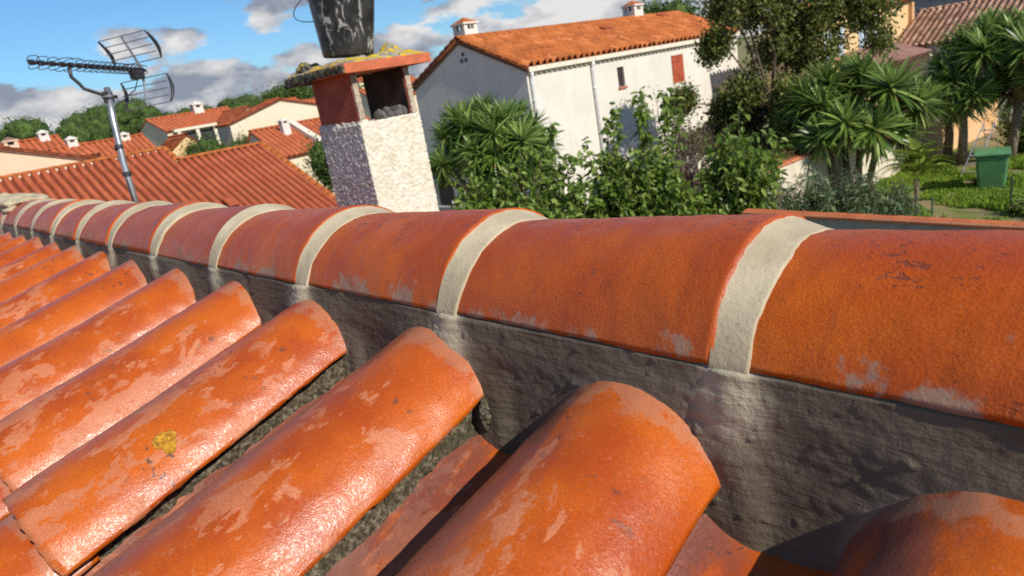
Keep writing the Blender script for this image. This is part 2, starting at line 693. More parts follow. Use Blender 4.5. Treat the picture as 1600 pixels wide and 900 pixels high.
def tile_shell(a0, h0, a1, h1, L, thick, nu, nv, seed, amp=0.0012, warp=0.002, edge=0.0015):
    """barrel tile: narrow end at y=0, wide end at y=-L; local z=0 at the lower edges"""
    s = np.linspace(0, 1, nv)
    outer = np.zeros((nv, nu, 3))
    inner = np.zeros((nv, nu, 3))
    for k, t in enumerate(s):
        a, h = a0 + (a1 - a0) * t, h0 + (h1 - h0) * t
        po = arc(a, h, nu)
        pi_ = arc(a - thick * 0.9, h - thick, nu)
        outer[k, :, 0], outer[k, :, 2] = po[:, 0], po[:, 1]
        inner[k, :, 0], inner[k, :, 2] = pi_[:, 0], pi_[:, 1]
        outer[k, :, 1] = inner[k, :, 1] = -L * t
    # surface irregularity
    for g in (outer, inner):
        P = g.reshape(-1, 3)
        nrm = P.copy()
        nrm[:, 1] = 0
        nrm[:, 2] += 0.03
        nrm /= np.linalg.norm(nrm, axis=1)[:, None] + 1e-9
        d = warp * vnoise(P * 7.0, seed) + amp * fbm(P * 40.0, 3, seed + 5)
        P += nrm * d[:, None]
        g[:] = P.reshape(g.shape)
    # ragged ends and lower edges
    e = edge * fbm(np.stack([outer[0, :, 0] * 60, outer[0, :, 2] * 60, np.full(nu, seed * 1.7)], 1), 3, seed + 9)
    outer[0, :, 1] += e
    outer[-1, :, 1] += e[::-1] * 1.4
    lo = edge * 0.8 * fbm(np.stack([outer[:, 0, 1] * 50, np.full(nv, 2.2), np.full(nv, seed * 0.9)], 1), 3, seed + 13)
    outer[:, 0, 2] += lo
    outer[:, -1, 2] += lo[::-1]
    V = np.concatenate([outer.reshape(-1, 3), inner.reshape(-1, 3)])
    N = nu * nv
    F = [grid_faces(nv, nu, 0), grid_faces(nv, nu, N, True)]
    # rims
    j = np.arange(nu - 1)
    F.append(np.stack([j, j + N, j + 1 + N, j + 1], 1))
    b = (nv - 1) * nu
    F.append(np.stack([b + j, b + j + 1, b + j + 1 + N, b + j + N], 1))
    i = np.arange(nv - 1)
    l0 = i * nu
    F.append(np.stack([l0, l0 + nu, l0 + nu + N, l0 + N], 1))
    r0 = i * nu + nu - 1
    F.append(np.stack([r0, r0 + N, r0 + nu + N, r0 + nu], 1))
    return V, np.concatenate(F)[:, ::-1]


RW_A, RW_H = 0.1365, 0.0985      # wide end of a ridge tile
RN_A, RN_H = 0.1325, 0.0800      # narrow end
ridge_variants = []
for k in range(3):
    V, F = tile_shell(RN_A, RN_H, RW_A, RW_H, JP + 0.05, 0.0145, 25, 22, 40 + k)
    ridge_variants.append(make_mesh(V, F, MAT['ridge'], True, "ridge_tile"))

joints = [J0 - JP * i for i in range(-4, 15)]
for i in range(-4, 15):
    xj = J0 - JP * i
    jx = random.uniform(-0.006, 0.006) if i > 2 else 0.0
    jz = random.uniform(-0.003, 0.003) if i > 2 else 0.0
    if -2 <= i <= 3:
        V, F = tile_shell(RN_A, RN_H, RW_A, RW_H, JP + 0.05, 0.0145, 61, 64, 60 + i, amp=0.0009)
        me = make_mesh(V, F, MAT['ridge'], True, "ridge_tile")
    else:
        me = ridge_variants[i % 3]
    # local -Y becomes +X
    link("ridge_tile", me, own, (xj - (JP + 0.05) + ox + jx, 0, ZB + jz), (0, 0, PI / 2 + (random.uniform(-0.01, 0.01) if i > 2 else 0)))


def ring_mesh(seed, wide=0.041, nu=57, nv=8, messy=1.0):
    """fillet of mortar from the wide end of one tile down to the narrow end of the next"""
    s = np.linspace(0, 1, nv)
    pw = arc(RW_A - 0.0006, RW_H - 0.0010, nu)
    pn = arc(RN_A + 0.0025, RN_H + 0.0042, nu)
    G = np.zeros((nv, nu, 3))
    for k, t in enumerate(s):
        tt = t ** 0.85
        p = pw * (1 - tt) + pn * tt
        G[k, :, 1], G[k, :, 2] = p[:, 0], p[:, 1]
        G[k, :, 0] = -0.0012 + (wide + 0.0012) * t
    e = np.stack([np.linspace(0, 9, nu), np.full(nu, 0.3), np.full(nu, seed * 3.1)], 1)
    G[-1, :, 0] += 0.004 * messy * fbm(e, 4, seed)
    G[-2, :, 0] += 0.002 * messy * fbm(e, 4, seed)
    P = G.reshape(-1, 3)
    nr = P.copy(); nr[:, 0] = 0; nr[:, 2] += 0.04
    nr /= np.linalg.norm(nr, axis=1)[:, None]
    P = P + nr * (0.0009 * messy * fbm(P * np.array([60, 25, 25]) + seed, 4, seed))[:, None]
    G = P.reshape(G.shape)
    # tongue of the same mortar drawn down over the bed, thinning out
    def tongue(edge, sgn):
        rows = []
        xc = edge[:, :, 0].mean()
        for dz_, iny, sq in ((0.006, -0.0010, 1.0), (0.014, 0.0010, 0.96), (0.024, 0.006, 0.9), (0.036, 0.012, 0.8)):
            r_ = edge.copy()
            r_[:, :, 2] -= dz_ * (1 + 0.12 * math.sin(seed * 2.1))
            r_[:, :, 1] = edge[-1, :, 1].mean() + sgn * iny
            r_[:, :, 0] = xc + (edge[:, :, 0] - xc) * sq + 0.10 * dz_ * math.sin(seed * 1.3)
            rows.append(r_)
        return rows
    t0 = tongue(G[:, :1], 1)
    t1 = tongue(G[:, -1:], -1)
    G = np.concatenate(t0[::-1] + [G] + t1, 1)
    nu2 = nu + 8
    # inner lip so that the ring has body
    lip = G[-1:].copy(); lip[:, :, 2] -= 0.006; lip[:, :, 1] *= 0.975
    G = np.concatenate([G, lip], 0)
    return make_mesh(G.reshape(-1, 3), grid_faces(nv + 1, nu2, 0, True), MAT['ring'], True, "mortar_ring")


ring_far = [ring_mesh(80 + k, 0.042, 41, 6, 1.3) for k in range(3)]
for i in range(-4, 15):
    xj = J0 - JP * i
    me = ring_mesh(100 + i, 0.036, 91, 12, 0.6) if -2 <= i <= 3 else ring_far[i % 3]
    link("mortar_ring", me, own, (xj + ox, 0, ZB))

# ---- cover tiles
CT_A0, CT_H0, CT_A1, CT_H1, CT_L = 0.106, 0.067, 0.118, 0.075, 0.505
EXPO = 0.462
cols = list(range(-4, 18))


def col_x(i):
    r = random.Random(500 + i)
    j = r.uniform(-0.006, 0.006)
    fix = {1: -0.411, 2: -0.734, 3: -1.064, 4: -1.374, 5: -1.707, 6: -2.057, 0: -0.083}
    return fix.get(i, -0.411 - PITCH * (i - 1) + j)


APEX_Z = ZB - 0.031       # crown height of a cover tile at its head
HEAD_Y = -0.105
u_dir = Vector((-0.0224, 0.9696, 0.2435)).normalized()
cover_variants = []
for k in range(4):
    V, F = tile_shell(CT_A0, CT_H0, CT_A1, CT_H1, CT_L, 0.014, 27, 26, 200 + k, amp=0.0011, warp=0.0025, edge=0.0022)
    cover_variants.append(make_mesh(V, F, MAT['cover'], True, "roof_tile"))
V, F = tile_shell(CT_A0, CT_H0, CT_A1, CT_H1, CT_L, 0.014, 11, 5, 260)
cover_coarse = make_mesh(V, F, MAT['cover'], True, "roof_tile")
near_tile = {}


def slope_frame(side, yaw):
    """rotation of a tile on the near (+1) or far (-1) slope"""
    if side > 0:
        return Euler((SLOPE, 0, yaw), 'XYZ')
    return Euler((SLOPE, 0, PI + yaw), 'XYZ')


def row_pos(x, row, side, z_apex):
    """head position of the tile of this row"""
    d = EXPO * row
    y = HEAD_Y - d * math.cos(SLOPE)
    z = z_apex - (HEAD_Y + 0.15) * -math.tan(SLOPE) - d * math.sin(SLOPE) - 0.019 * row
    return Vector((x + 0.0224 * d * side, y * side, z))


for side in (1, -1):
    for i in cols:
        rr = random.Random(900 + i * 7 + side)
        for row in range(6 if side > 0 else 6):
            x = col_x(i) if side > 0 else -0.411 - PITCH * (i - 1) + 0.12
            p = row_pos(x + rr.uniform(-0.005, 0.005) * (row > 0), row, side, APEX_Z + (rr.uniform(-0.004, 0.004) if i > 6 else {0: -0.024, 1: -0.013}.get(i, 0) * (side > 0)))
            p.z -= CT_H0 * math.cos(SLOPE)
            yaw = 0.0224 + rr.uniform(-0.006, 0.006)
            me = cover_coarse if (side < 0 or row > 3) else None
            if me is None:
                if 0 <= i <= 5 and row < 2:
                    V, F = tile_shell(CT_A0, CT_H0, CT_A1, CT_H1, CT_L, 0.014, 51, 60, 300 + i * 5 + row, amp=0.0009, warp=0.003, edge=0.0024)
                    me = make_mesh(V, F, MAT['cover'], True, "roof_tile")
                else:
                    me = cover_variants[(i + row) % 4]
            o = link("roof_tile", me, own, (p.x + ox, p.y, p.z), slope_frame(side, yaw if side > 0 else -yaw))
            o["dryness"] = (0.0 if side < 0 or row > 0 else {-1: -0.1, 0: -0.10, 1: -0.075, 2: -0.045, 3: -0.005, 4: -0.02, 5: -0.035, 6: -0.05}.get(i, rr.uniform(-0.09, 0.0)))
            near_tile[(side, i, row)] = o

# ---- pan tiles between the covers
def pan_shell(nu, nv, seed):
    V, F = tile_shell(0.118, 0.070, 0.106, 0.066, CT_L, 0.014, nu, nv, seed, amp=0.0012, warp=0.003)
    V = V.copy()
    V[:, 2] *= -1
    return V, F[:, ::-1]


V, F = pan_shell(21, 20, 400)
pan_mesh = make_mesh(V, F, MAT['cover'], True, "pan_tile")
V, F = pan_shell(9, 4, 401)
pan_coarse = make_mesh(V, F, MAT['cover'], True, "pan_tile")
for side in (1, -1):
    for i in cols[:-1]:
        rr = random.Random(1300 + i + side)
        for row in range(6):
            if side > 0:
                x = 0.5 * (col_x(i) + col_x(i + 1))
            else:
                x = -0.411 - PITCH * (i - 0.5) + 0.12
            d = EXPO * row
            p = row_pos(x, row, side, APEX_Z)
            p.z -= 0.074
            o = link("pan_tile", pan_mesh if side > 0 and row < 3 else pan_coarse, own, (p.x + ox, p.y, p.z), slope_frame(side, (0.0224 if side > 0 else -0.0224) + rr.uniform(-0.004, 0.004)))

# ---- mortar bedding under each cover column
def bedding_mesh(seed, L, fine=True):
    nv = 150 if fine else 30
    half = [(-0.100, -0.075), (-0.096, -0.046), (-0.091, -0.018), (-0.088, 0.004), (-0.06, 0.03), (0.06, 0.03),
            (0.088, 0.004), (0.091, -0.018), (0.096, -0.046), (0.100, -0.075)]
    pr = np.array(half)
    if fine:
        t = np.linspace(0, len(pr) - 1, 37)
        pr = np.stack([np.interp(t, np.arange(len(half)), pr[:, 0]), np.interp(t, np.arange(len(half)), pr[:, 1])], 1)
    n = len(pr)
    s = np.linspace(0, 1, nv)
    G = np.zeros((nv, n, 3))
    G[:, :, 0], G[:, :, 2] = pr[None, :, 0], pr[None, :, 1]
    G[:, :, 1] = -L * s[:, None]
    P = G.reshape(-1, 3)
    amp = 0.006 * fbm(P * np.array([20, 16, 20]) + seed, 3, seed) + 0.003 * fbm(P * 90.0 + seed, 3, seed + 3)
    P[:, 0] += np.sign(P[:, 0]) * np.clip(amp - 0.001, -0.012, 0.008)
    P[:, 2] += 0.3 * amp
    return make_mesh(P, grid_faces(nv, n, 0, True), MAT['moss'], True, "bedding_mortar")


bed_far = bedding_mesh(510, EXPO * 6 + 0.03, False)
for side in (1, -1):
    for i in cols:
        x = col_x(i) if side > 0 else -0.411 - PITCH * (i - 1) + 0.12
        p = row_pos(x, 0, side, APEX_Z)
        p.z -= CT_H0 * math.cos(SLOPE)
        p.z += {0: -0.024, 1: -0.013}.get(i, 0) * (side > 0)
        me = bedding_mesh(520 + i, EXPO * 6 + 0.03) if side > 0 and -1 <= i <= 4 else bed_far
        # the whole bed follows the mean fall of the rows
        o = link("bedding_mortar", me, own, (p.x + ox, p.y, p.z), slope_frame(side, 0.0224 * side))
        o.rotation_euler.x = SLOPE + 0.019 / EXPO

# ---- mortar bed closing the gap below the ridge tiles
def bed_mesh(x0, x1, nx, nz, side, seed):
    X = np.linspace(x0, x1, nx)
    dz = np.linspace(-0.012, 0.26, nz)
    XX, DZ = np.meshgrid(X, dz, indexing='ij')
    cx = np.array([col_x(i) if side > 0 else -0.411 - PITCH * (i - 1) + 0.12 for i in cols])
    k = np.abs(XX[..., None] - cx).argmin(-1)
    dx = XX - cx[k]
    r0 = (CT_A0 ** 2 + CT_H0 ** 2) / (2 * CT_H0)
    zc = 0.031 + r0                        # depth of the barrel's axis below ZB
    zc = zc + (np.where(k == cols.index(0), 0.024, 0) + np.where(k == cols.index(1), 0.013, 0)) * (side > 0)
    dist = np.hypot(dx, DZ - zc) - r0      # distance outside the barrel
    y = 0.1345 + 0.005 * sstep(0.0, 0.05, DZ) + 0.020 * sstep(0.05, 0.2, DZ)
    # lip of mortar pushed up round each barrel head
    lipw = 0.020 + 0.006 * fbm(np.stack([XX * 9, DZ * 9, np.full_like(XX, seed)], -1), 2, seed)
    y = y + 0.005 * np.exp(-np.clip(dist, 0, 1) / np.clip(lipw, 0.006, 0.05))
    # fillet worked down the sunny flank of each barrel
    y = y + 0.022 * np.exp(-((np.clip(dist, 0, 1) - 0.040) / 0.030) ** 2) * sstep(0.02, 0.09, dx) * (1 - sstep(0.105, 0.160, dx)) * sstep(0.05, 0.13, DZ)
    # ring mortar smeared downwards under each joint
    jx = np.array(joints) + 0.018
    kj = np.abs(XX[..., None] - jx).argmin(-1)
    dj = XX - jx[kj]
    drift = dj + 0.10 * DZ * np.sin(kj * 2.3)
    smear = np.exp(-(drift / (0.020 + 0.22 * np.clip(DZ, 0, 1))) ** 2) * (1 - sstep(0.03, 0.12, DZ))
    y = y + 0.006 * smear
    P = np.stack([XX, DZ, np.full_like(XX, seed)], -1)
    y = y + 0.0036 * fbm(P * np.array([5, 6, 1]), 2, seed) + 0.0005 * fbm(P * np.array([20, 13, 1]) + 7.7, 2, seed + 31) + 0.0006 * fbm(P * np.array([18, 70, 1]), 3, seed + 3) + 0.00045 * fbm(P * 120.0, 2, seed + 7)
    # grains of sand and small pebbles that stand proud
    g = vnoise(P * np.array([150, 150, 1]), seed + 21)
    y = y + 0.0030 * sstep(0.72, 0.95, g) * (0.4 + 0.6 * (vnoise(P * 12.0, seed + 22) > 0.0))
    y = np.minimum(y, 0.1235 + 0.006 * sstep(0.35, 0.8, smear) * (DZ > 0) + 4.0 * np.clip(DZ, 0, 1))
    V = np.stack([XX + ox, -side * y, ZB - DZ], -1).reshape(-1, 3)
    me = make_mesh(V, grid_faces(nx, nz, 0, side < 0), MAT['bed'], True, "mortar_bed")
    dry = np.clip(smear * 2.4 * (1 - sstep(0.02, 0.095, DZ)) + 0.35 * np.exp(-np.clip(dist, 0, 1) / 0.006) * sstep(-0.3, 0.5, vnoise(P * 18.0, 5)), 0, 1)
    at = me.attributes.new("dry", 'FLOAT', 'POINT')
    at.data.foreach_set("value", dry.ravel().astype(np.float32))
    return me


link("mortar_bed", bed_mesh(-1.30, 0.55, 560, 110, 1, 3), own)
link("mortar_bed", bed_mesh(-3.20, -1.30, 300, 50, 1, 4), own)
link("mortar_bed", bed_mesh(RIDGE_X0, -3.20, 260, 30, 1, 5), own)
link("mortar_bed", bed_mesh(0.55, RIDGE_X1 + 0.25, 120, 30, 1, 6), own)
link("mortar_bed", bed_mesh(RIDGE_X0, RIDGE_X1 + 0.25, 400, 24, -1, 8), own)

# lump of mortar where the second cover tile meets the ridge
def lump(name, center, size, mat, parent, seed, res=3, loc_off=(0, 0, 0)):
    import bmesh
    bm = bmesh.new()
    bmesh.ops.create_icosphere(bm, subdivisions=res, radius=1.0)
    P = np.array([v.co[:] for v in bm.verts])
    d = 1 + 0.33 * fbm(P * 1.6 + seed, 4, seed)
    P = P * d[:, None] * np.array(size)
    for v, p in zip(bm.verts, P):
        v.co = p
    me = bpy.data.meshes.new(name)
    bm.to_mesh(me)
    bm.free()
    me.materials.append(mat)
    me.polygons.foreach_set("use_smooth", np.ones(len(me.polygons), dtype=bool))
    return link(name, me, parent, Vector(center) + Vector(loc_off))


lump("mortar_lump", (-0.622, -0.152, ZB - 0.118), (0.010, 0.013, 0.020), MAT['moss'], own, 3, 4, (ox, 0, 0))
lump("mortar_lump", (-4.35, 0.0, ZB + 0.075), (0.16, 0.11, 0.05), MAT['ring'], own, 9, 4, (ox, 0, 0))
lump("mortar_lump", (-4.85, 0.0, ZB + 0.075), (0.14, 0.11, 0.045), MAT['ring'], own, 14, 4, (ox, 0, 0))

# lichen rosettes on tiles
MAT['lichen'] = (lambda m: m.out(m.ramp(m.noise(m.coords(), 160.0, 5, 0.7), [(0.3, (0.12, 0.05, 0.01)), (0.5, (0.46, 0.21, 0.012)), (0.7, (0.68, 0.38, 0.03))]), 0.95,
                                 m.bump(m.noise(m.coords(), 260.0, 5), 0.9, 0.004)))(M("yellow_lichen"))


def lichen_on(tile, x, y, r, seed, a=0.11, h=0.08):
    n, k = 40, 14
    V = []
    rad = (a * a + h * h) / (2 * h)
    for i in range(k):
        for j in range(n):
            t = 2 * PI * j / n
            rr = r * (i / (k - 1)) * (1 + 0.28 * float(vnoise(np.array([math.cos(t) * 2.2, math.sin(t) * 2.2, seed]), seed)))
            px, py = x + rr * math.cos(t), y + rr * math.sin(t)
            z = (h - rad) + math.sqrt(max(1e-6, rad * rad - px * px))
            q = i / (k - 1)
            b = 0.0022 * (1 - q ** 4) * (0.35 + 0.65 * sstep(0.15, 0.5, q)) + 0.0016 * float(vnoise(np.array([px * 380, py * 380, seed]), 3)) * (1 - q ** 6) - 0.0004
            V.append((px, py, z + b))
    F = []
    for i in range(k - 1):
        for j in range(n):
            F.append([i * n + j, (i + 1) * n + j, (i + 1) * n + (j + 1) % n, i * n + (j + 1) % n])
    o = link("lichen", make_mesh(V, F, MAT['lichen'], True, "lichen"), tile)
    o["label"] = "ring of yellow lichen on the tile"


lichen_on(near_tile[(1, 3, 0)], 0.074, -0.325, 0.0135, 4, 0.1140, 0.0722)

# deck and walls below the tiles
deck = MB()
for side in (1, -1):
    sl = EXPO * 6
    tan = math.tan(SLOPE + 0.019 / EXPO)
    y1 = (0.10 + sl * math.cos(SLOPE)) * side
    z0, z1 = ZB - 0.215, ZB - 0.215 - abs(y1) * tan
    b = len(deck.v)
    deck.v += [(RIDGE_X0 + ox, 0, z0), (RIDGE_X1 + 0.2 + ox, 0, z0), (RIDGE_X1 + 0.2 + ox, y1, z1), (RIDGE_X0 + ox, y1, z1),
               (RIDGE_X0 + ox, 0, z0 - 0.05), (RIDGE_X1 + 0.2 + ox, 0, z0 - 0.05), (RIDGE_X1 + 0.2 + ox, y1, z1 - 0.05), (RIDGE_X0 + ox, y1, z1 - 0.05)]
    deck.f += [[b + q for q in f] for f in ((0, 1, 2, 3), (4, 7, 6, 5), (2, 6, 7, 3), (1, 5, 6, 2), (0, 3, 7, 4))]
deck.build("roof_deck", MAT['deck'], own)
yw = 2.55
zw = ZB - 0.275 - yw * math.tan(SLOPE + 0.019 / EXPO)
MB().prism([(-yw, 0), (yw, 0), (yw, zw), (0, ZB - 0.29), (-yw, zw)], 'x', RIDGE_X0 + 0.08 + ox, RIDGE_X1 + 0.1 + ox).build("wall", MAT['own_wall'], own)

# ------------------------------------------------------------------ houses
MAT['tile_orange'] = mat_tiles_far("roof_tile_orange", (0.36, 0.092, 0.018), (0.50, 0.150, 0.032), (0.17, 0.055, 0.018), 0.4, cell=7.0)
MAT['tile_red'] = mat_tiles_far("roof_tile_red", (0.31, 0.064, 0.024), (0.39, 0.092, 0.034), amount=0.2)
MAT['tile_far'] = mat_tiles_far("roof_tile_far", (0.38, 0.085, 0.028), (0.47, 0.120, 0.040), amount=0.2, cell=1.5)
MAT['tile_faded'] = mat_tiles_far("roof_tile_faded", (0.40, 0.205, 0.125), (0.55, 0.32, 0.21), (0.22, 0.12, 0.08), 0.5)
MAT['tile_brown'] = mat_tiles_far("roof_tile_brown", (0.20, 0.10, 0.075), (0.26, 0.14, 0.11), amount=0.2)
MAT['white_wall'] = mat_render("white_render", (0.66, 0.615, 0.53), (0.73, 0.685, 0.60), grime=0.14)
MAT['cream_wall'] = mat_render("cream_render", (0.70, 0.58, 0.40), (0.76, 0.64, 0.47), grime=0.08)
MAT['peach_wall'] = mat_render("peach_render", (0.72, 0.50, 0.34), (0.78, 0.56, 0.39), grime=0.05)
MAT['yellow_wall'] = mat_render("yellow_render", (0.70, 0.46, 0.22), (0.76, 0.52, 0.27), grime=0.08)
MAT['ochre_wall'] = mat_render("ochre_render", (0.62, 0.34, 0.15), (0.74, 0.48, 0.26), grime=0.25, scale=1.2)
MAT['garden_cream'] = mat_render("garden_wall_cream", (0.62, 0.53, 0.40), (0.74, 0.65, 0.50), grime=0.3, scale=1.5)
MAT['grey_wall'] = mat_render("grey_cement", (0.28, 0.26, 0.235), (0.38, 0.355, 0.32), grime=0.3, scale=2.0)
MAT['coping'] = mat_tiles_far("coping_terracotta", (0.46, 0.12, 0.045), (0.58, 0.17, 0.06), amount=0.2, cell=6.0, channel=0.0)
MAT['trim'] = plain("cream_trim", (0.74, 0.66, 0.52), 0.8)
MAT['dark_trim'] = plain("brown_rake_edge", (0.17, 0.08, 0.05), 0.8)
MAT['glass'] = M("window_glass").set(Base_Color=(0.03, 0.04, 0.045, 1), Roughness=0.08).mat
MAT['frame_dark'] = plain("window_frame_brown", (0.12, 0.07, 0.05), 0.6)
MAT['frame_white'] = plain("white_pvc", (0.75, 0.76, 0.76), 0.4)
MAT['shutter_red'] = plain("shutter_red_paint", (0.42, 0.085, 0.035), 0.6, var=0.2, scale=4)
MAT['shutter_blue'] = plain("pale_blue_paint", (0.55, 0.66, 0.72), 0.6)
MAT['sill'] = plain("brick_sill", (0.40, 0.13, 0.07), 0.8)
MAT['pipe_white'] = plain("white_pipe", (0.82, 0.81, 0.78), 0.4)
MAT['dark_door'] = plain("dark_door", (0.035, 0.035, 0.04), 0.5)


def sheet_mesh(length, slope_len, mat, pitch, row=0.42, amp=0.06, k=8, seed=0, cols_jit=0.01):
    """corrugated sheet of barrel tiles: x along the ridge, y down the slope, z up"""
    nc = max(1, int(round(length / pitch)))
    pitch = length / nc
    nr = max(1, int(math.ceil(slope_len / row)))
    t = np.arange(nc * k + 1) / k
    ph = (t % 1.0)
    b = np.where(ph < 0.66, np.sin(np.clip(ph / 0.66, 0, 1) * PI) ** 0.6, -0.25 * np.sin(np.clip((ph - 0.66) / 0.34, 0, 1) * PI))
    cj = RNG.uniform(-1, 1, (nr, nc + 1))
    ys, zs, rows_i = [], [], []
    for r in range(nr):
        ys += [r * row, min((r + 1) * row, slope_len)]
        zs += [0.0, 0.032]
        rows_i += [r, r]
    ys, zs, rows_i = np.array(ys), np.array(zs), np.array(rows_i)
    X = np.broadcast_to(t * pitch, (len(ys), len(t))).copy()
    ci = np.clip(np.floor(t).astype(int), 0, nc)
    J = cj[rows_i][:, ci]
    Y = ys[:, None] + J * cols_jit
    Z = amp * b[None, :] + zs[:, None] * (1.6 if amp > 0.12 else 1.0) + J * 0.004
    V = np.stack([X, Y, Z], -1).reshape(-1, 3)
    F = grid_faces(len(ys), len(t), 0, True)
    n0 = len(V)
    # thickness below so that the sheet is a body
    c = np.array([(0, 0, -0.08), (length, 0, -0.08), (length, slope_len, -0.08), (0, slope_len, -0.08), (0, 0, -0.005), (length, 0, -0.005), (length, slope_len, -0.005), (0, slope_len, -0.005)])
    V = np.concatenate([V, c])
    F2 = np.array([(0, 3, 2, 1), (4, 5, 6, 7), (0, 1, 5, 4), (1, 2, 6, 5), (2, 3, 7, 6), (3, 0, 4, 7)]) + n0
    return make_mesh(V, np.concatenate([F, F2]), mat, False, "roof_tiles")


def frame_rot(xv, yv):
    xv, yv = Vector(xv).normalized(), Vector(yv).normalized()
    zv = xv.cross(yv)
    return Matrix((xv, yv, zv)).transposed()


def place_slope(parent, me, origin, xdir, ydir, name="roof_slope", kind="stuff"):
    m = frame_rot(xdir, ydir)
    if m.col[2].z < 0:
        raise ValueError("slope upside down")
    o = link(name, me, parent)
    pl = Vector(parent.location)
    o.location = Vector(origin) - pl
    o.rotation_euler = m.to_euler()
    if kind:
        o["kind"] = kind
    return o


def ridge_caps(parent, p0, p1, mat, r=0.11, step=0.38, name="ridge_tile", sink=0.02):
    p0, p1 = Vector(p0), Vector(p1)
    d = (p1 - p0)
    n = max(1, int(d.length / step))
    V, F = tile_shell(r * 0.92, r * 0.75, r, r * 0.85, d.length / n + 0.03, 0.015, 9, 3, 5)
    me = make_mesh(V, F, mat, True, name)
    yaw = math.atan2(d.y, d.x)
    for k in range(n):
        q = p0 + d * (k / n) - Vector(parent.location)
        o = link(name, me, parent, (q.x, q.y, q.z - sink))
        o.rotation_euler = Euler((-math.atan2(d.z, math.hypot(d.x, d.y)), 0, yaw + PI / 2), 'XYZ')
    return


def panel_with_holes(mb, u0, u1, z0, z1, holes, face, depth, put):
    """wall face at 'face' with rectangular openings; reveals go inwards by depth; put(u, d, z) -> xyz"""
    us = sorted({u0, u1, *[h[0] for h in holes], *[h[1] for h in holes]})
    zs = sorted({z0, z1, *[h[2] for h in holes], *[h[3] for h in holes]})
    for a in range(len(us) - 1):
        for b in range(len(zs) - 1):
            cu, cz = (us[a] + us[a + 1]) / 2, (zs[b] + zs[b + 1]) / 2
            if any(h[0] < cu < h[1] and h[2] < cz < h[3] for h in holes):
                continue
            mb.poly([put(us[a], 0, zs[b]), put(us[a + 1], 0, zs[b]), put(us[a + 1], 0, zs[b + 1]), put(us[a], 0, zs[b + 1])])
    for h in holes:
        c = [(h[0], h[2]), (h[1], h[2]), (h[1], h[3]), (h[0], h[3])]
        for k in range(4):
            p, q = c[k], c[(k + 1) % 4]
            mb.poly([put(p[0], 0, p[1]), put(q[0], 0, q[1]), put(q[0], depth, q[1]), put(p[0], depth, p[1])])


def window(parent, u0, u1, z0, z1, put, recess, frame_mat, sill_mat=None, mullion=True):
    w = 0.05
    fr = MB()

    def bar(a0, a1, b0, b1, d0, d1):
        p = [put(a, d, b) for d in (d0, d1) for a, b in ((a0, b0), (a1, b0), (a1, b1), (a0, b1))]
        s = len(fr.v)
        fr.v += [tuple(q) for q in p]
        fr.f += [[s + i for i in q] for q in ((0, 3, 2, 1), (4, 5, 6, 7), (0, 1, 5, 4), (1, 2, 6, 5), (2, 3, 7, 6), (3, 0, 4, 7))]
    bar(u0, u0 + w, z0, z1, recess - 0.05, recess)
    bar(u1 - w, u1, z0, z1, recess - 0.05, recess)
    bar(u0 + w, u1 - w, z0, z0 + w, recess - 0.049, recess)
    bar(u0 + w, u1 - w, z1 - w, z1, recess - 0.049, recess)
    if mullion:
        bar((u0 + u1) / 2 - w / 2, (u0 + u1) / 2 + w / 2, z0 + w, z1 - w, recess - 0.048, recess)
    fo = fr.build("window", frame_mat, parent)
    g = MB().poly([put(u0 + w, recess - 0.015, z0 + w), put(u1 - w, recess - 0.015, z0 + w), put(u1 - w, recess - 0.015, z1 - w), put(u0 + w, recess - 0.015, z1 - w)])
    g.build("pane", MAT['glass'], fo)
    if sill_mat:
        s = MB()
        fr = s
        bar(u0 - 0.06, u1 + 0.06, z0 - 0.09, z0 - 0.002, -0.06, recess - 0.06)
        s.build("sill", sill_mat, fo)
    return fo


def chimney_pot(parent, c, w, z0, z1, wall_mat, cap_mat):
    pl = Vector(parent.location)
    x, y = c[0] - pl.x, c[1] - pl.y
    h = w / 2
    zt = z1 - 0.42 * w
    ch = MB().box(x - h, x + h, y - h, y + h, z0, zt - 0.28 * w).build("chimney", wall_mat, parent)
    q = w * 0.26
    for sx in (-1, 1):
        for sy in (-1, 1):
            xa, ya = x + sx * h, y + sy * h
            MB().box(min(xa, xa - sx * q), max(xa, xa - sx * q), min(ya, ya - sy * q), max(ya, ya - sy * q), zt - 0.278 * w, zt - 0.002).build("corner_post", wall_mat, ch)
    MB().box(x - h * 0.4, x + h * 0.4, y - h * 0.4, y + h * 0.4, zt - 0.277 * w, zt - 0.003).build("flue", MAT['dark_door'], ch)
    k = MB().box(x - h * 1.18, x + h * 1.18, y - h * 1.18, y + h * 1.18, zt, zt + 0.1 * w)
    k.build("cap_slab", wall_mat, ch)
    k = MB()
    b = len(k.v)
    e = h * 1.15
    k.v += [(x - e, y - e, zt + 0.102 * w), (x + e, y - e, zt + 0.102 * w), (x + e, y + e, zt + 0.102 * w), (x - e, y + e, zt + 0.102 * w), (x, y, z1)]
    k.f += [[0, 1, 4], [1, 2, 4], [2, 3, 4], [3, 0, 4], [3, 2, 1, 0]]
    k.build("cap_roof", cap_mat, ch)
    return ch


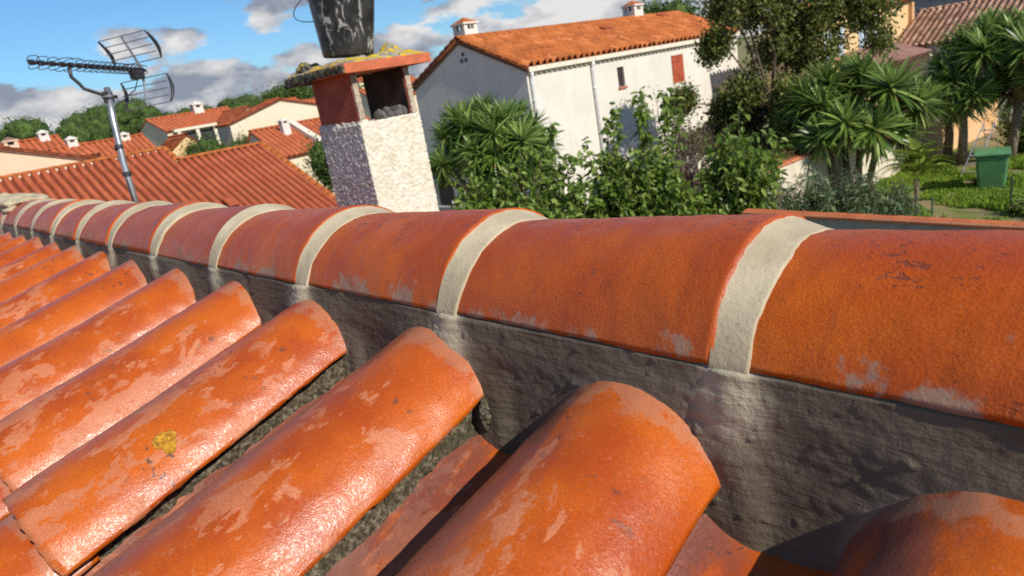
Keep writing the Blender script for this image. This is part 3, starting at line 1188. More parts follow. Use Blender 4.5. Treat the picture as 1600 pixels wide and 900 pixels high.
def gable_house(name, label, x0, x1, y0, y1, ze, zr, axis, wall, roof, pitch=0.33, over=0.18, rpos=0.5, edge=None, caps=True, amp=0.07, group=None):
    """plain gabled house; axis is the direction of its ridge"""
    o = empty(name, ((x0 + x1) / 2, (y0 + y1) / 2, 0), label, "house", group)
    cx, cy = o.location.x, o.location.y
    if axis == 'y':
        xr = x0 + (x1 - x0) * rpos
        MB().prism([(x0 - cx, 0), (x1 - cx, 0), (x1 - cx, ze - 0.06), (xr - cx, zr - 0.1), (x0 - cx, ze - 0.06)], 'y', y0 - cy, y1 - cy).build("wall", wall, o)
        for s, xe in ((1, x1), (-1, x0)):
            run = abs(xe - xr)
            sl = math.hypot(run, zr - ze)
            d = Vector((s * run, 0, -(zr - ze))).normalized()
            me = sheet_mesh(y1 - y0 + 2 * over * 0.5, sl + over, roof, pitch, amp=amp)
            if s > 0:
                place_slope(o, me, (xr, y1 + over * 0.5, zr), (0, -1, 0), d)
            else:
                place_slope(o, me, (xr, y0 - over * 0.5, zr), (0, 1, 0), d)
        if caps:
            ridge_caps(o, (xr, y0 - over * 0.5, zr + 0.03), (xr, y1 + over * 0.5, zr + 0.03), roof, pitch * 0.42)
        if edge:
            for ye, sgn in ((y0, -1), (y1, 1)):
                e = MB()
                for s, xe in ((1, x1), (-1, x0)):
                    b = len(e.v)
                    yy0, yy1 = sorted((ye + sgn * 0.002, ye + sgn * (0.07)))
                    sl_z = (zr - ze) / abs(xe - xr)
                    pts = [(xr, zr - 0.16), (xe + s * over * 0.9, ze - 0.16 - over * 0.9 * sl_z), (xe + s * over * 0.9, ze - 0.08 - over * 0.9 * sl_z), (xr, zr - 0.08)]
                    e.prism([(p[0] - cx, p[1]) for p in pts], 'y', yy0 - cy, yy1 - cy)
                e.build("rake_board", edge, o)
    else:
        yr = y0 + (y1 - y0) * rpos
        MB().prism([(y0 - cy, 0), (y1 - cy, 0), (y1 - cy, ze - 0.06), (yr - cy, zr - 0.1), (y0 - cy, ze - 0.06)], 'x', x0 - cx, x1 - cx).build("wall", wall, o)
        for s, ye in ((1, y1), (-1, y0)):
            run = abs(ye - yr)
            sl = math.hypot(run, zr - ze)
            d = Vector((0, s * run, -(zr - ze))).normalized()
            me = sheet_mesh(x1 - x0 + over, sl + over, roof, pitch, amp=amp)
            if s > 0:
                place_slope(o, me, (x0 - over * 0.5, yr, zr), (1, 0, 0), d)
            else:
                place_slope(o, me, (x1 + over * 0.5, yr, zr), (-1, 0, 0), d)
        if caps:
            ridge_caps(o, (x0 - over * 0.5, yr, zr + 0.03), (x1 + over * 0.5, yr, zr + 0.03), roof, pitch * 0.42)
        if edge:
            for xe, sgn in ((x0, -1), (x1, 1)):
                e = MB()
                for s, ye in ((1, y1), (-1, y0)):
                    xx0, xx1 = sorted((xe + sgn * 0.002, xe + sgn * 0.07))
                    sl_z = (zr - ze) / abs(ye - yr)
                    pts = [(yr, zr - 0.16), (ye + s * over * 0.9, ze - 0.16 - over * 0.9 * sl_z), (ye + s * over * 0.9, ze - 0.08 - over * 0.9 * sl_z), (yr, zr - 0.08)]
                    e.prism([(p[0] - cy, p[1]) for p in pts], 'x', xx0 - cx, xx1 - cx)
                e.build("rake_board", edge, o)
    return o


# ---- the white house across the garden
def white_house():
    x0, x1, y0, y1 = -25.9, -18.9, 18.65, 34.4
    ze, zr = 6.30, 7.78
    cx, cy = (x0 + x1) / 2, (y0 + y1) / 2
    o = empty("white_house", (cx, cy, 0), "long white house with orange tiled roof, two chimneys and shaded gable end", "house")
    hx, hy = x1 - cx, y1 - cy
    put = lambda u, d, z: (hx - d, u - cy, z)
    core = MB()
    core.prism([(-hx, 0), (hx - 0.14, 0), (hx - 0.14, ze + 0.0), (0, zr - 0.08), (-hx, ze - 0.03)], 'y', -hy + 0.14, hy)
    holes = [(24.13, 24.60, 4.80, 5.62), (28.25, 29.25, 4.42, 5.68)]
    panel_with_holes(core, y0, y1, 0, ze - 0.03, holes, x1, 0.139, put)
    # gable end skin
    core.poly([(-hx, -hy, 0), (hx, -hy, 0), (hx, -hy, ze - 0.03), (0, -hy, zr - 0.08), (-hx, -hy, ze - 0.03)])
    core.poly([(-hx, -hy, 0), (-hx, -hy, ze - 0.03), (-hx, -hy + 0.14, ze - 0.03), (-hx, -hy + 0.14, 0)])
    core.build("wall", MAT['white_wall'], o)
    window(o, 24.13, 24.60, 4.80, 5.62, put, 0.12, MAT['frame_dark'], MAT['sill'], True)
    # closed red shutters of planks in their opening
    sh = empty_part = None
    leaf_w = 0.5
    for k in range(2):
        a0 = 28.25 + k * leaf_w
        s = MB()
        for j in range(4):
            pa = a0 + 0.01 + j * (leaf_w - 0.02) / 4
            s.box(hx - 0.04, hx + 0.012, pa + 0.004 - cy, pa + (leaf_w - 0.02) / 4 - 0.004 - cy, 4.43, 5.67)
        sho = s.build("shutter", MAT['shutter_red'], o)
        b = MB()
        for zz in (4.62, 5.40):
            b.box(hx + 0.0135, hx + 0.035, a0 + 0.03 - cy, a0 + leaf_w - 0.03 - cy, zz, zz + 0.08)
        b.build("batten", MAT['shutter_red'], sho)
    # moulded eaves: band and a course of rounded tile ends
    MB().box(hx + 0.002, hx + 0.20, -hy, hy, ze - 0.25, ze - 0.075).build("eaves_band", MAT['trim'], o)
    g = MB()
    n = int((y1 - y0) / 0.30)
    for k in range(n):
        yc = -hy + 0.15 + k * 0.30
        pts = [(yc + 0.10 * math.cos(t), ze - 0.252 - 0.12 * math.sin(t)) for t in np.linspace(0, PI, 6)]
        g.prism(pts, 'x', hx + 0.002, hx + 0.075)
    go = g.build("eaves_dentil_course", MAT['trim'], o)
    go["kind"] = "stuff"
    # roof
    run = hx
    sl = math.hypot(run, zr - ze)
    for s in (1, -1):
        d = Vector((s * run, 0, -(zr - ze))).normalized()
        me = sheet_mesh(y1 - y0 + 0.2, sl + 0.17, MAT['tile_orange'], 0.36, 0.44, 0.15, 10, cols_jit=0.02)
        if s > 0:
            place_slope(o, me, (cx, y1 + 0.1, zr), (0, -1, 0), d)
        else:
            place_slope(o, me, (cx, y0 - 0.1, zr), (0, 1, 0), d)
    ridge_caps(o, (cx, y0 - 0.1, zr + 0.04), (cx, y1 + 0.1, zr + 0.04), MAT['tile_orange'], 0.14, 0.4)
    e = MB()
    for s in (1, -1):
        pts = [(0, zr - 0.20), (s * (hx + 0.2), ze - 0.20 - 0.2 * (zr - ze) / hx), (s * (hx + 0.2), ze - 0.09 - 0.2 * (zr - ze) / hx), (0, zr - 0.09)]
        e.prism(pts, 'y', -hy - 0.075, -hy - 0.003)
    e.build("rake_board", MAT['dark_trim'], o)
    # two small vent tiles on the slope
    for yy, q in ((26.6, 1.35), (32.3, 0.55)):
        d = Vector((run, 0, -(zr - ze))).normalized()
        p = Vector((cx, yy, zr)) + d * q - Vector((cx, cy, 0))
        v = MB().prism([(-0.2, 0.05), (0.2, 0.05), (0.2, 0.2), (-0.2, 0.2)], 'y', -0.32, 0.32)
        vo = v.build("vent_tile", MAT['tile_red'], o, (p.x, p.y, p.z), (0, math.atan2(zr - ze, run), 0))
        MB().box(0.201, 0.205, -0.27, 0.27, 0.085, 0.17).build("vent_opening", MAT['dark_door'], vo)
    # gable vents: three small holes set in a triangle
    for dx_, dz_ in ((0, 0.24), (-0.14, 0), (0.14, 0)):
        MB().lathe([(0.0, 0.0), (0.085, 0.0), (0.085, 0.02), (0.0, 0.02)], 12).build("gable_vent", MAT['dark_door'], o, (0.15 + dx_, -hy - 0.002, zr - 0.85 + dz_), (PI / 2, 0, 0))
    # rain pipes
    for yy in (18.80, 22.42):
        pts = [(hx + 0.16, yy - cy, ze - 0.26), (hx + 0.15, yy - cy, ze - 0.40), (hx + 0.08, yy - cy, ze - 0.53), (hx + 0.08, yy - cy, 0.02)]
        p = MB().tube(pts, 0.062, 10).build("rain_pipe", MAT['pipe_white'], o, smooth=True)
        c = MB()
        for zz in (5.0, 3.2, 1.4):
            c.tube([(hx + 0.08, yy - cy, zz), (hx + 0.08, yy - cy, zz + 0.05)], 0.074, 10)
        c.build("pipe_clip", MAT['pipe_white'], p)
    # arched dark doorway at the far left of the gable end
    pts = [(-0.55, 0.02), (0.55, 0.02), (0.55, 2.0)] + [(0.55 * math.cos(t), 2.0 + 0.55 * math.sin(t)) for t in np.linspace(0.2, PI - 0.2, 8)] + [(-0.55, 2.0)]
    dr = MB().prism(pts, 'y', -0.03, -0.003).build("door", MAT['dark_door'], o, (-hx + 0.85, -hy, 0))
    MB().box(0.32, 0.38, -0.07, -0.032, 1.0, 1.14).build("handle", MAT['pipe_white'], dr)
    chimney_pot(o, (-22.75, 19.45), 0.72, 7.3, 8.62, MAT['white_wall'], MAT['tile_orange'])
    chimney_pot(o, (-22.55, 30.8), 0.74, 7.3, 8.66, MAT['white_wall'], MAT['tile_orange'])
    return o


white_house()


# ---- neighbouring roof just beyond the ridge
def neighbour():
    xr, y0, y1 = -27.2, 8.19, 11.67
    zr = 5.115
    tanp = 0.477
    xe = -21.4
    up_x, up_y0 = -28.2, -0.5
    zr1 = zr + tanp * 1.0
    o = empty("neighbour_house", (-25, 6, 0), "house with a low orange barrel tile roof stepping up behind the antenna mast", "house")
    pl = o.location
    ze = zr - tanp * (xe - xr)
    MB().prism([(-8.6, 0), (xe - 0.25 - pl.x, 0), (xe - 0.25 - pl.x, ze - 0.1), (xr - pl.x, zr - 0.2), (-8.6, ze - 0.1)], 'y', y0 - pl.y, y1 - 0.1 - pl.y).build("wall", MAT['cream_wall'], o)
    MB().prism([(-9.6, 0), (xe - 0.25 - pl.x, 0), (xe - 0.25 - pl.x, ze - 0.1), (up_x - pl.x, zr1 - 0.2), (-9.6, ze - 0.1)], 'y', up_y0 - pl.y, y0 - 0.01 - pl.y).build("wall", MAT['cream_wall'], o)
    d = Vector((1, 0, -tanp)).normalized()
    ang = math.atan(tanp)
    pitch = 0.267

    def course(length, seed):
        nr = max(2, int(length / 0.42))
        prof = [(-0.1335, -0.05), (-0.100, -0.055), (-0.092, 0.02), (-0.058, 0.075), (0, 0.096), (0.058, 0.075), (0.092, 0.02), (0.100, -0.055), (0.1335, -0.05)]
        G = []
        for r in range(nr):
            for q, e in ((r / nr, 0.0), ((r + 1) / nr, 0.012)):
                G.append([(p, -q * length, z + (e if 0 < i < len(prof) - 1 else 0)) for i, (p, z) in enumerate(prof)])
        G = np.array(G)
        G[:, :, 0] += 0.006 * vnoise(np.stack([G[:, :, 1] * 2, np.full(G.shape[:2], seed), np.full(G.shape[:2], 0.5)], -1), 3)
        return make_mesh(G.reshape(-1, 3), grid_faces(len(G), len(prof)), MAT['tile_red'], True, "tile_course")

    L2 = (xe - xr) / math.cos(ang)
    L1 = (xe - up_x) / math.cos(ang)
    m2 = [course(L2, k) for k in range(3)]
    m1 = [course(L1, k) for k in range(3)]
    n2 = 13
    rot = frame_rot(Vector((0, 1, 0)), -d).to_euler()
    for k in range(n2):
        y = y0 + 0.10 + (k + 0.5) * (y1 - y0 - 0.1) / n2
        link("tile_course", m2[k % 3], o, (xr - pl.x, y - pl.y, zr), rot)
    n1 = 32
    for k in range(n1):
        y = up_y0 + (k + 0.5) * (y0 + 0.1 - up_y0) / n1
        link("tile_course", m1[k % 3], o, (up_x - pl.x, y - pl.y, zr1), rot)
    # deck under the courses, and the slope that falls away on the other side
    for (xa, za, ya, yb) in ((xr, zr, y0, y1), (up_x, zr1, up_y0, y0 + 0.1)):
        s = MB()
        za -= 0.10
        s.prism([(xa - pl.x, za), (xe - 0.05 - pl.x, za - tanp * (xe - 0.05 - xa)), (xe - 0.05 - pl.x, za - 0.1 - tanp * (xe - 0.05 - xa)), (xa - 4.0 - pl.x, za - 0.12 - tanp * 4.0), (xa - 4.0 - pl.x, za - 0.02 - tanp * 4.0)], 'y', ya - pl.y, yb - 0.02 - pl.y)
        s.build("roof_deck", MAT['tile_red'], o)
    ridge_caps(o, (xr, y0 - 0.05, zr + 0.05), (xr, y1 + 0.05, zr + 0.05), MAT['tile_orange'], 0.12, 0.4)
    ridge_caps(o, (up_x, up_y0, zr1 + 0.05), (up_x, y0 + 0.15, zr1 + 0.05), MAT['tile_orange'], 0.12, 0.4)
    # rake tiles down the free edges
    e = Vector((xe, y1 - 0.02, ze + 0.09))
    ridge_caps(o, (xr, y1 - 0.02, zr + 0.09), e, MAT['tile_orange'], 0.13, 0.38, "rake_tile")
    ridge_caps(o, (up_x, y0 + 0.13, zr1 + 0.09), (xr + 0.1, y0 + 0.13, zr + 0.05), MAT['tile_orange'], 0.12, 0.36, "rake_tile")
    # roof hatch and a small vent low on the slope
    for yy, q, w in ((7.2, 3.5, 0.42), (8.45, 3.85, 0.16)):
        p = Vector((xr, yy, zr)) + d * q - Vector(pl)
        h = MB().box(-0.3, 0.3, -w, w, 0.02, 0.17).build("roof_hatch", MAT['tile_red'], o, p, (0, ang, 0))
        MB().box(0.301, 0.306, -w * 0.92, w * 0.92, 0.05, 0.15).build("hatch_gap", MAT['dark_door'], h)


neighbour()

# peach house behind the neighbour's roof on the left
h = gable_house("peach_house", "pale peach rendered gable wall rising behind the left end of the neighbouring roof", -42, -34, -8.5, 9.6, 4.92, 7.95, 'x', MAT['peach_wall'], MAT['tile_far'], 0.4, edge=MAT['dark_trim'])

# red-roofed house with stubby chimneys at the far left
h = gable_house("red_roofed_house", "far orange roof with stubby white chimneys above the peach gable", -63, -56, 6.5, 11.4, 5.9, 7.4, 'y', MAT['peach_wall'], MAT['tile_far'], 0.4)
chimney_pot(h, (-59.2, 10.5), 0.62, 6.6, 8.0, MAT['white_wall'], MAT['white_wall'])
chimney_pot(h, (-57.0, 8.1), 0.8, 5.9, 7.8, MAT['peach_wall'], MAT['tile_brown'])
h = gable_house("low_orange_house", "lower orange roof with one white chimney right of the stubby-chimney house", -58, -53, 9.9, 12.1, 5.75, 6.5, 'y', MAT['peach_wall'], MAT['tile_far'], 0.4)
chimney_pot(h, (-55.5, 11.3), 0.62, 6.1, 7.2, MAT['white_wall'], MAT['white_wall'])

# middle distance houses
h = gable_house("orange_cottage", "low cottage with plain orange roof and cream wall left of the antenna mast", -60.5, -56.0, 12.9, 16.6, 5.45, 6.5, 'y', MAT['cream_wall'], MAT['tile_far'], 0.4)
chimney_pot(h, (-58.0, 15.3), 0.6, 5.8, 6.95, MAT['white_wall'], MAT['white_wall'])
h = gable_house("loggia_house", "house with columned loggia and orange roof right of the antenna mast", -84, -74, 23.6, 32.2, 6.55, 8.0, 'y', MAT['cream_wall'], MAT['tile_far'], 0.5)
pl = h.location
MB().box(5.02, 5.1, -3.6, 2.2, 4.2, 6.1).build("loggia_recess", MAT['dark_door'], h)  # dark panel on the wall, stands in for the loggia's shade
for k in range(4):
    MB().box(5.3, 5.62, -3.5 + k * 1.8, -3.18 + k * 1.8, 3.0, 6.35).build("column", MAT['trim'], h)
MB().box(5.12, 5.7, -3.8, 2.6, 6.35, 6.6).build("lintel", MAT['trim'], h)
chimney_pot(h, (-79, 29.0), 1.0, 7.4, 9.2, MAT['white_wall'], MAT['white_wall'])
h = gable_house("cream_wing", "cream gabled wing facing right at the end of the loggia house", -80, -71, 28.6, 34.6, 6.6, 7.55, 'x', MAT['cream_wall'], MAT['tile_far'], 0.5, rpos=0.42)
h = gable_house("yellow_annex", "small bright yellow annex in front of the loggia house", -58.5, -55, 17.2, 20.0, 5.0, 5.95, 'x', MAT['yellow_wall'], MAT['tile_far'], 0.4)
h = gable_house("white_gable_house", "broad white gable with two tiny windows left of the roof chimney", -58.2, -55.5, 22.3, 31.6, 6.2, 7.45, 'x', MAT['cream_wall'], MAT['tile_far'], 0.4, edge=MAT['dark_trim'])
pl = h.location
for yy in (25.2, 26.2):
    w = MB().box(1.353, 1.40, yy - pl.y, yy + 0.42 - pl.y, 4.75, 5.30).build("window", MAT['frame_dark'], h)
    MB().box(1.402, 1.408, yy + 0.06 - pl.y, yy + 0.36 - pl.y, 4.81, 5.24).build("pane", MAT['glass'], w)
h = gable_house("firewall_house", "low orange roof crossed by a pale parapet in front of the white gable", -46.5, -40.5, 18.9, 27.0, 3.7, 5.45, 'y', MAT['cream_wall'], MAT['tile_far'], 0.36, rpos=0.35)
pl = h.location
fx = lambda x: x - pl.x
MB().prism([(fx(-45.2), 5.2), (fx(-40.6), 3.6), (fx(-40.6), 4.15), (fx(-44.3), 5.72), (fx(-45.2), 5.5)], 'y', 21.5 - pl.y, 21.95 - pl.y).build("parapet", MAT['trim'], h)
chimney_pot(h, (-43.2, 20.7), 0.5, 4.4, 5.95, MAT['white_wall'], MAT['white_wall'])
for k, (xx, yy, z1, z2, c, lab) in enumerate([(-190, 102.5, 8.2, 9.6, 'yellow_wall', "tiny yellow house on the hillside left of the roof chimney's slab"),
                                             (-206, 104.5, 9.6, 11.2, 'cream_wall', "tiny cream house on the hillside touching the roof chimney's left side"),
                                             (-185, 122, 12.0, 14.0, 'cream_wall', "tiny pale house seen between the roof chimney and the white house"),
                                             (-120, 86, 8.4, 10.2, 'peach_wall', "distant peach house in the gap right of the roof chimney"),
                                             (-90, 63.5, 6.0, 7.8, 'cream_wall', "distant cream house low in the gap right of the roof chimney")]):
    gable_house("hillside_house", lab, xx - 8, xx, yy - 4.5, yy + 4.5, z1, z2, 'y', MAT[c], MAT['tile_far'], 0.6, group="houses on the far hillside")

# yellow house behind the open tree
def yellow_house():
    x1, y0, y1 = -13.5, 31.5, 43.4
    o = empty("yellow_house", (-16.5, 35, 0), "yellow house with pale blue windows behind the open brownish tree", "house")
    pl = o.location
    put = lambda u, d, z: (x1 - pl.x - d, u - pl.y, z)
    holes = [(36.6, 37.8, 4.5, 5.9), (32.5, 33.6, 4.3, 5.6), (40.0, 41.0, 1.2, 2.6)]
    c = MB()
    c.box(0.6, x1 - 0.141 - pl.x, y0 - pl.y, y1 - pl.y, 0, 6.4)
    panel_with_holes(c, y0, y1, 0, 6.4, holes, x1, 0.14, put)
    c.poly([(x1 - pl.x, y1 - pl.y, 0), (x1 - pl.x - 0.14, y1 - pl.y, 0), (x1 - pl.x - 0.14, y1 - pl.y, 6.4), (x1 - pl.x, y1 - pl.y, 6.4)])
    c.poly([(x1 - pl.x, y0 - pl.y, 0), (x1 - pl.x - 0.14, y0 - pl.y, 0), (x1 - pl.x - 0.14, y0 - pl.y, 6.4), (x1 - pl.x, y0 - pl.y, 6.4)])
    c.build("wall", MAT['yellow_wall'], o)
    for h in holes:
        window(o, h[0], h[1], h[2], h[3], put, 0.12, MAT['frame_white'], MAT['sill'])
        for k, u in enumerate((h[0] - 0.62, h[1] + 0.02)):
            s = MB()
            for j in range(5):
                s.box(x1 + 0.003 - pl.x, x1 + 0.045 - pl.x, u + j * 0.12 - pl.y, u + j * 0.12 + 0.112 - pl.y, h[2], h[3])
            s.build("shutter", MAT['shutter_blue'], o)
    d = Vector((1, 0, -0.3)).normalized()
    me = sheet_mesh(y1 - y0 + 0.3, 1.65, MAT['tile_orange'], 0.33, amp=0.08)
    place_slope(o, me, (-14.8, y1 + 0.15, 6.85), (0, -1, 0), d)
    me = sheet_mesh(y1 - y0 + 0.3, 1.5, MAT['tile_orange'], 0.33, amp=0.08)
    place_slope(o, me, (-14.8, y0 - 0.15, 6.85), (0, 1, 0), Vector((-1, 0, -0.3)))
    # lean-to roof and corner pilaster
    me = sheet_mesh(6.5, 2.2, MAT['tile_brown'], 0.33, amp=0.08)
    place_slope(o, me, (x1 + 0.02, 40.2, 4.4), (0, -1, 0), Vector((1, 0, -0.35)), "lean_to_roof")
    MB().box(x1 + 0.003 - pl.x, x1 + 0.2 - pl.x, y1 - 0.35 - pl.y, y1 - pl.y, 0, 6.2).build("pilaster", MAT['ochre_wall'], o)


yellow_house()

# faded tile roof house on the right
h = gable_house("faded_roof_house", "long house with faded pinkish tile roof behind the right yucca", -13.3, 3.0, 40.2, 48.4, 4.1, 5.65, 'x', MAT['white_wall'], MAT['tile_faded'], 0.30, amp=0.08)
h = gable_house("grey_house", "grey house end above the faded roof at the top right", -17.5, -9.5, 56, 63, 8.6, 10.0, 'x', MAT['grey_wall'], MAT['tile_brown'], 0.4)
MB().tube([(-10.2, 44.3, 5.6), (-10.2, 44.3, 7.1)], 0.035, 8).build("vent_pipe", MAT['pipe_white'], bpy.data.objects["faded_roof_house"], tuple(-x for x in bpy.data.objects["faded_roof_house"].location))


# ------------------------------------------------------------------ garden walls
def garden_wall(name, label, p0, p1, top, thick, mat, coping=True, unit=0.30, over=0.05):
    p0, p1 = Vector(p0 + (0,)), Vector(p1 + (0,))
    d = p1 - p0
    L = d.length
    o = empty(name, p0, label, "wall", None, math.atan2(d.y, d.x))
    o["kind"] = "thing"
    n = max(2, int(L / 0.5))
    # slightly uneven wall body
    MB().box(0, L, -thick / 2, thick / 2, 0, top - 0.06).build("wall_body", mat, o)
    if coping:
        n = int(L / unit)
        u = L / n
        pr = [(-thick / 2 - over, -0.058), (thick / 2 + over, -0.058), (thick / 2 + over, -0.02), (thick * 0.3, 0.022), (-thick * 0.3, 0.022), (-thick / 2 - over, -0.02)]
        me = MB().prism(pr, 'x', 0.010, u - 0.012)
        first = me.build("coping_tile", MAT['coping'], o, (0, 0, top))
        for k in range(1, n):
            r = random.Random(k + int(L * 10))
            link("coping_tile", first.data, o, (k * u, 0, top + r.uniform(-0.004, 0.004)), (r.uniform(-0.012, 0.012), 0, r.uniform(-0.006, 0.006)))
        MB().box(0, L, -thick / 2 - over * 0.7, thick / 2 + over * 0.7, top - 0.056, top - 0.006).build("mortar_joint", MAT['ring'], o)
    return o


garden_wall("garden_wall", "grey cement garden wall capped with terracotta tiles just past the ridge", (-7.25, 12.71), (4.5, 11.41), 2.5, 0.22, MAT['grey_wall'])
garden_wall("cream_garden_wall", "cream garden wall with orange coping behind the middle yucca", (-10.25, 13.4), (-9.3, 28.6), 2.12, 0.22, MAT['garden_cream'], unit=0.4)
garden_wall("peach_garden_wall", "stained peach wall behind the trunks of the right yucca", (-9.15, 29.2), (-8.2, 37.6), 2.45, 0.22, MAT['ochre_wall'], coping=False)
garden_wall("boundary_wall", "low grey boundary wall below the shaded gable of the white house", (-21.5, 14.5), (-14.5, 14.6), 2.02, 0.25, MAT['grey_wall'], coping=False)


# ------------------------------------------------------------------ chimney on the near roof
def roughcast(name, a, b, holes=0.14):
    m = M(name)
    v = m.coords()
    n = m.noise(v, 22.0, 6, 0.65)
    c = m.mix(m.step(n, 0.3, 0.7), a, b)
    c = m.mix(m.math('MULTIPLY', m.step(m.noise(v, 6.0, 5, 0.6), 0.52, 0.72), 0.28), c, (0.46, 0.39, 0.20))
    vz = m.voronoi(v, 60.0)
    c = m.mix(m.math('MULTIPLY', m.step(m.noise(v, 48.0, 4), 0.56, 0.66), holes), c, (0.10, 0.085, 0.06))
    h = m.math('ADD', m.noise(v, 110.0, 6, 0.7), m.math('MULTIPLY', vz, 0.3))
    return m.out(c, 0.95, m.bump(h, 0.55, 0.007), 0.2)


MAT['roughcast'] = roughcast("white_roughcast", (0.62, 0.56, 0.42), (0.78, 0.73, 0.60))
def mat_worn_shaded_roughcast():  # separate roughcast for the shaded face, shading and whitewash clumps put into its colour
    m = M("worn_grey_roughcast")
    v = m.coords()
    n = m.noise(v, 34.0, 5, 0.64)
    f = m.step(m.math('ADD', n, m.math('MULTIPLY', m.noise(v, 7.0, 3), 0.22)), 0.535, 0.625)
    c = m.mix(f, m.mix(m.step(m.noise(v, 20.0, 4), 0.35, 0.65), (0.58, 0.475, 0.345), (0.74, 0.63, 0.475)), (0.92, 0.85, 0.70))
    h = m.math('ADD', m.math('MULTIPLY', f, 0.7), m.noise(v, 90.0, 5, 0.7))
    return m.out(c, 0.95, m.bump(h, 0.6, 0.008), 0.2)


MAT['roughcast_grey'] = mat_worn_shaded_roughcast()
MAT['flue'] = (lambda m: m.out(m.mix(m.step(m.noise(m.coords(), 9.0, 5), 0.3, 0.7), (0.40, 0.085, 0.045), (0.52, 0.13, 0.07)), 0.85, m.bump(m.noise(m.coords(scale=(1, 1, 1)), 60.0, 4), 0.3, 0.004)))(M("flue_brick"))
MAT['soot'] = plain("sooty_brick", (0.045, 0.022, 0.018), 0.95, var=0.4, scale=12)
MAT['slab'] = plain("terracotta_slab", (0.52, 0.135, 0.055), 0.8, var=0.15, scale=10, bump=0.2)
MAT['soot_rubble'] = plain("sooty_rubble", (0.10, 0.09, 0.08), 0.95, var=0.5, scale=20, bump=0.8, bscale=50)
MAT['panel_edge'] = plain("mortared_panel_edge", (0.42, 0.34, 0.25), 0.95, var=0.3, scale=18, bump=0.6, bscale=50)


def mat_mossy_top():
    m = M("lichen_mortar")
    v = m.coords()
    c = m.mix(m.step(m.noise(v, 30.0, 6, 0.65), 0.3, 0.7), (0.16, 0.14, 0.11), (0.44, 0.40, 0.32))
    y = m.step(m.noise(v, 13.0, 5, 0.6), 0.475, 0.52)
    c = m.mix(y, c, m.mix(m.step(m.noise(v, 40.0, 3), 0.4, 0.6), (0.55, 0.36, 0.02), (0.72, 0.52, 0.05)))
    gmask = m.step(m.noise(v, 16.0, 5), 0.62, 0.70)
    c = m.mix(m.math('MULTIPLY', gmask, 0.8), c, (0.10, 0.11, 0.03))
    return m.out(c, 0.95, m.bump(m.noise(v, 70.0, 6, 0.7), 0.9, 0.012), 0.2)


MAT['moss_top'] = mat_mossy_top()
MAT['slab_moss'] = (lambda m: m.out(m.mix(m.step(m.noise(m.coords(), 26.0, 6), 0.45, 0.62), (0.055, 0.045, 0.035), m.mix(m.step(m.noise(m.coords(), 15.0, 3), 0.5, 0.6), (0.20, 0.19, 0.12), (0.45, 0.30, 0.03))), 0.95, m.bump(m.noise(m.coords(), 60.0, 6), 0.9, 0.01)))(M("mossy_slab_edge"))


def noisy_box(name, x0, x1, y0, y1, z0, z1, mat, parent, res=0.012, amp=0.006, freq=25, seed=1, side_mat=None):
    """box whose faces carry real roughness"""
    import bmesh
    bm = bmesh.new()
    nx, ny, nz = [max(2, int(d / res)) for d in (x1 - x0, y1 - y0, z1 - z0)]
    Vs, Fs, off = [], [], 0

    def face(n1, n2, fn, flip):
        nonlocal off
        a, b = np.meshgrid(np.linspace(0, 1, n1), np.linspace(0, 1, n2), indexing='ij')
        Vs.append(fn(a, b).reshape(-1, 3))
        Fs.append(grid_faces(n1, n2, off, flip))
        off += n1 * n2
    lx, ly, lz = x1 - x0, y1 - y0, z1 - z0
    o1 = np.ones
    face(nx, nz, lambda a, b: np.stack([x0 + a * lx, y0 + 0 * a, z0 + b * lz], -1), True)
    face(nx, nz, lambda a, b: np.stack([x0 + a * lx, y1 + 0 * a, z0 + b * lz], -1), False)
    face(ny, nz, lambda a, b: np.stack([x0 + 0 * a, y0 + a * ly, z0 + b * lz], -1), False)
    face(ny, nz, lambda a, b: np.stack([x1 + 0 * a, y0 + a * ly, z0 + b * lz], -1), True)
    face(nx, ny, lambda a, b: np.stack([x0 + a * lx, y0 + b * ly, z1 + 0 * a], -1), True)
    face(nx, ny, lambda a, b: np.stack([x0 + a * lx, y0 + b * ly, z0 + 0 * a], -1), False)
    bm.free()
    V = np.concatenate(Vs)
    c = np.array([(x0 + x1) / 2, (y0 + y1) / 2, (z0 + z1) / 2])
    hs = np.array([lx, ly, lz]) / 2
    q = (V - c) / hs
    nr = np.sign(q) * (np.abs(q) > 0.999)
    ln = np.linalg.norm(nr, axis=1)[:, None] + 1e-9
    nr = nr / ln
    # pull the arrises in a little
    edge = (np.abs(np.abs(q)) > 0.999).sum(1)
    d = amp * fbm(V * freq + seed, 4, seed, 0.6)
    V = V + nr * d[:, None] - nr * (0.004 * (edge > 1))[:, None]
    me = make_mesh(V, np.concatenate(Fs), mat, True, name)
    if side_mat is not None:
        me.materials.append(side_mat)
        mi = np.zeros(len(me.polygons), dtype=np.int32)
        mi[:len(Fs[0])] = 1
        me.polygons.foreach_set("material_index", mi)
    return link(name, me, parent)


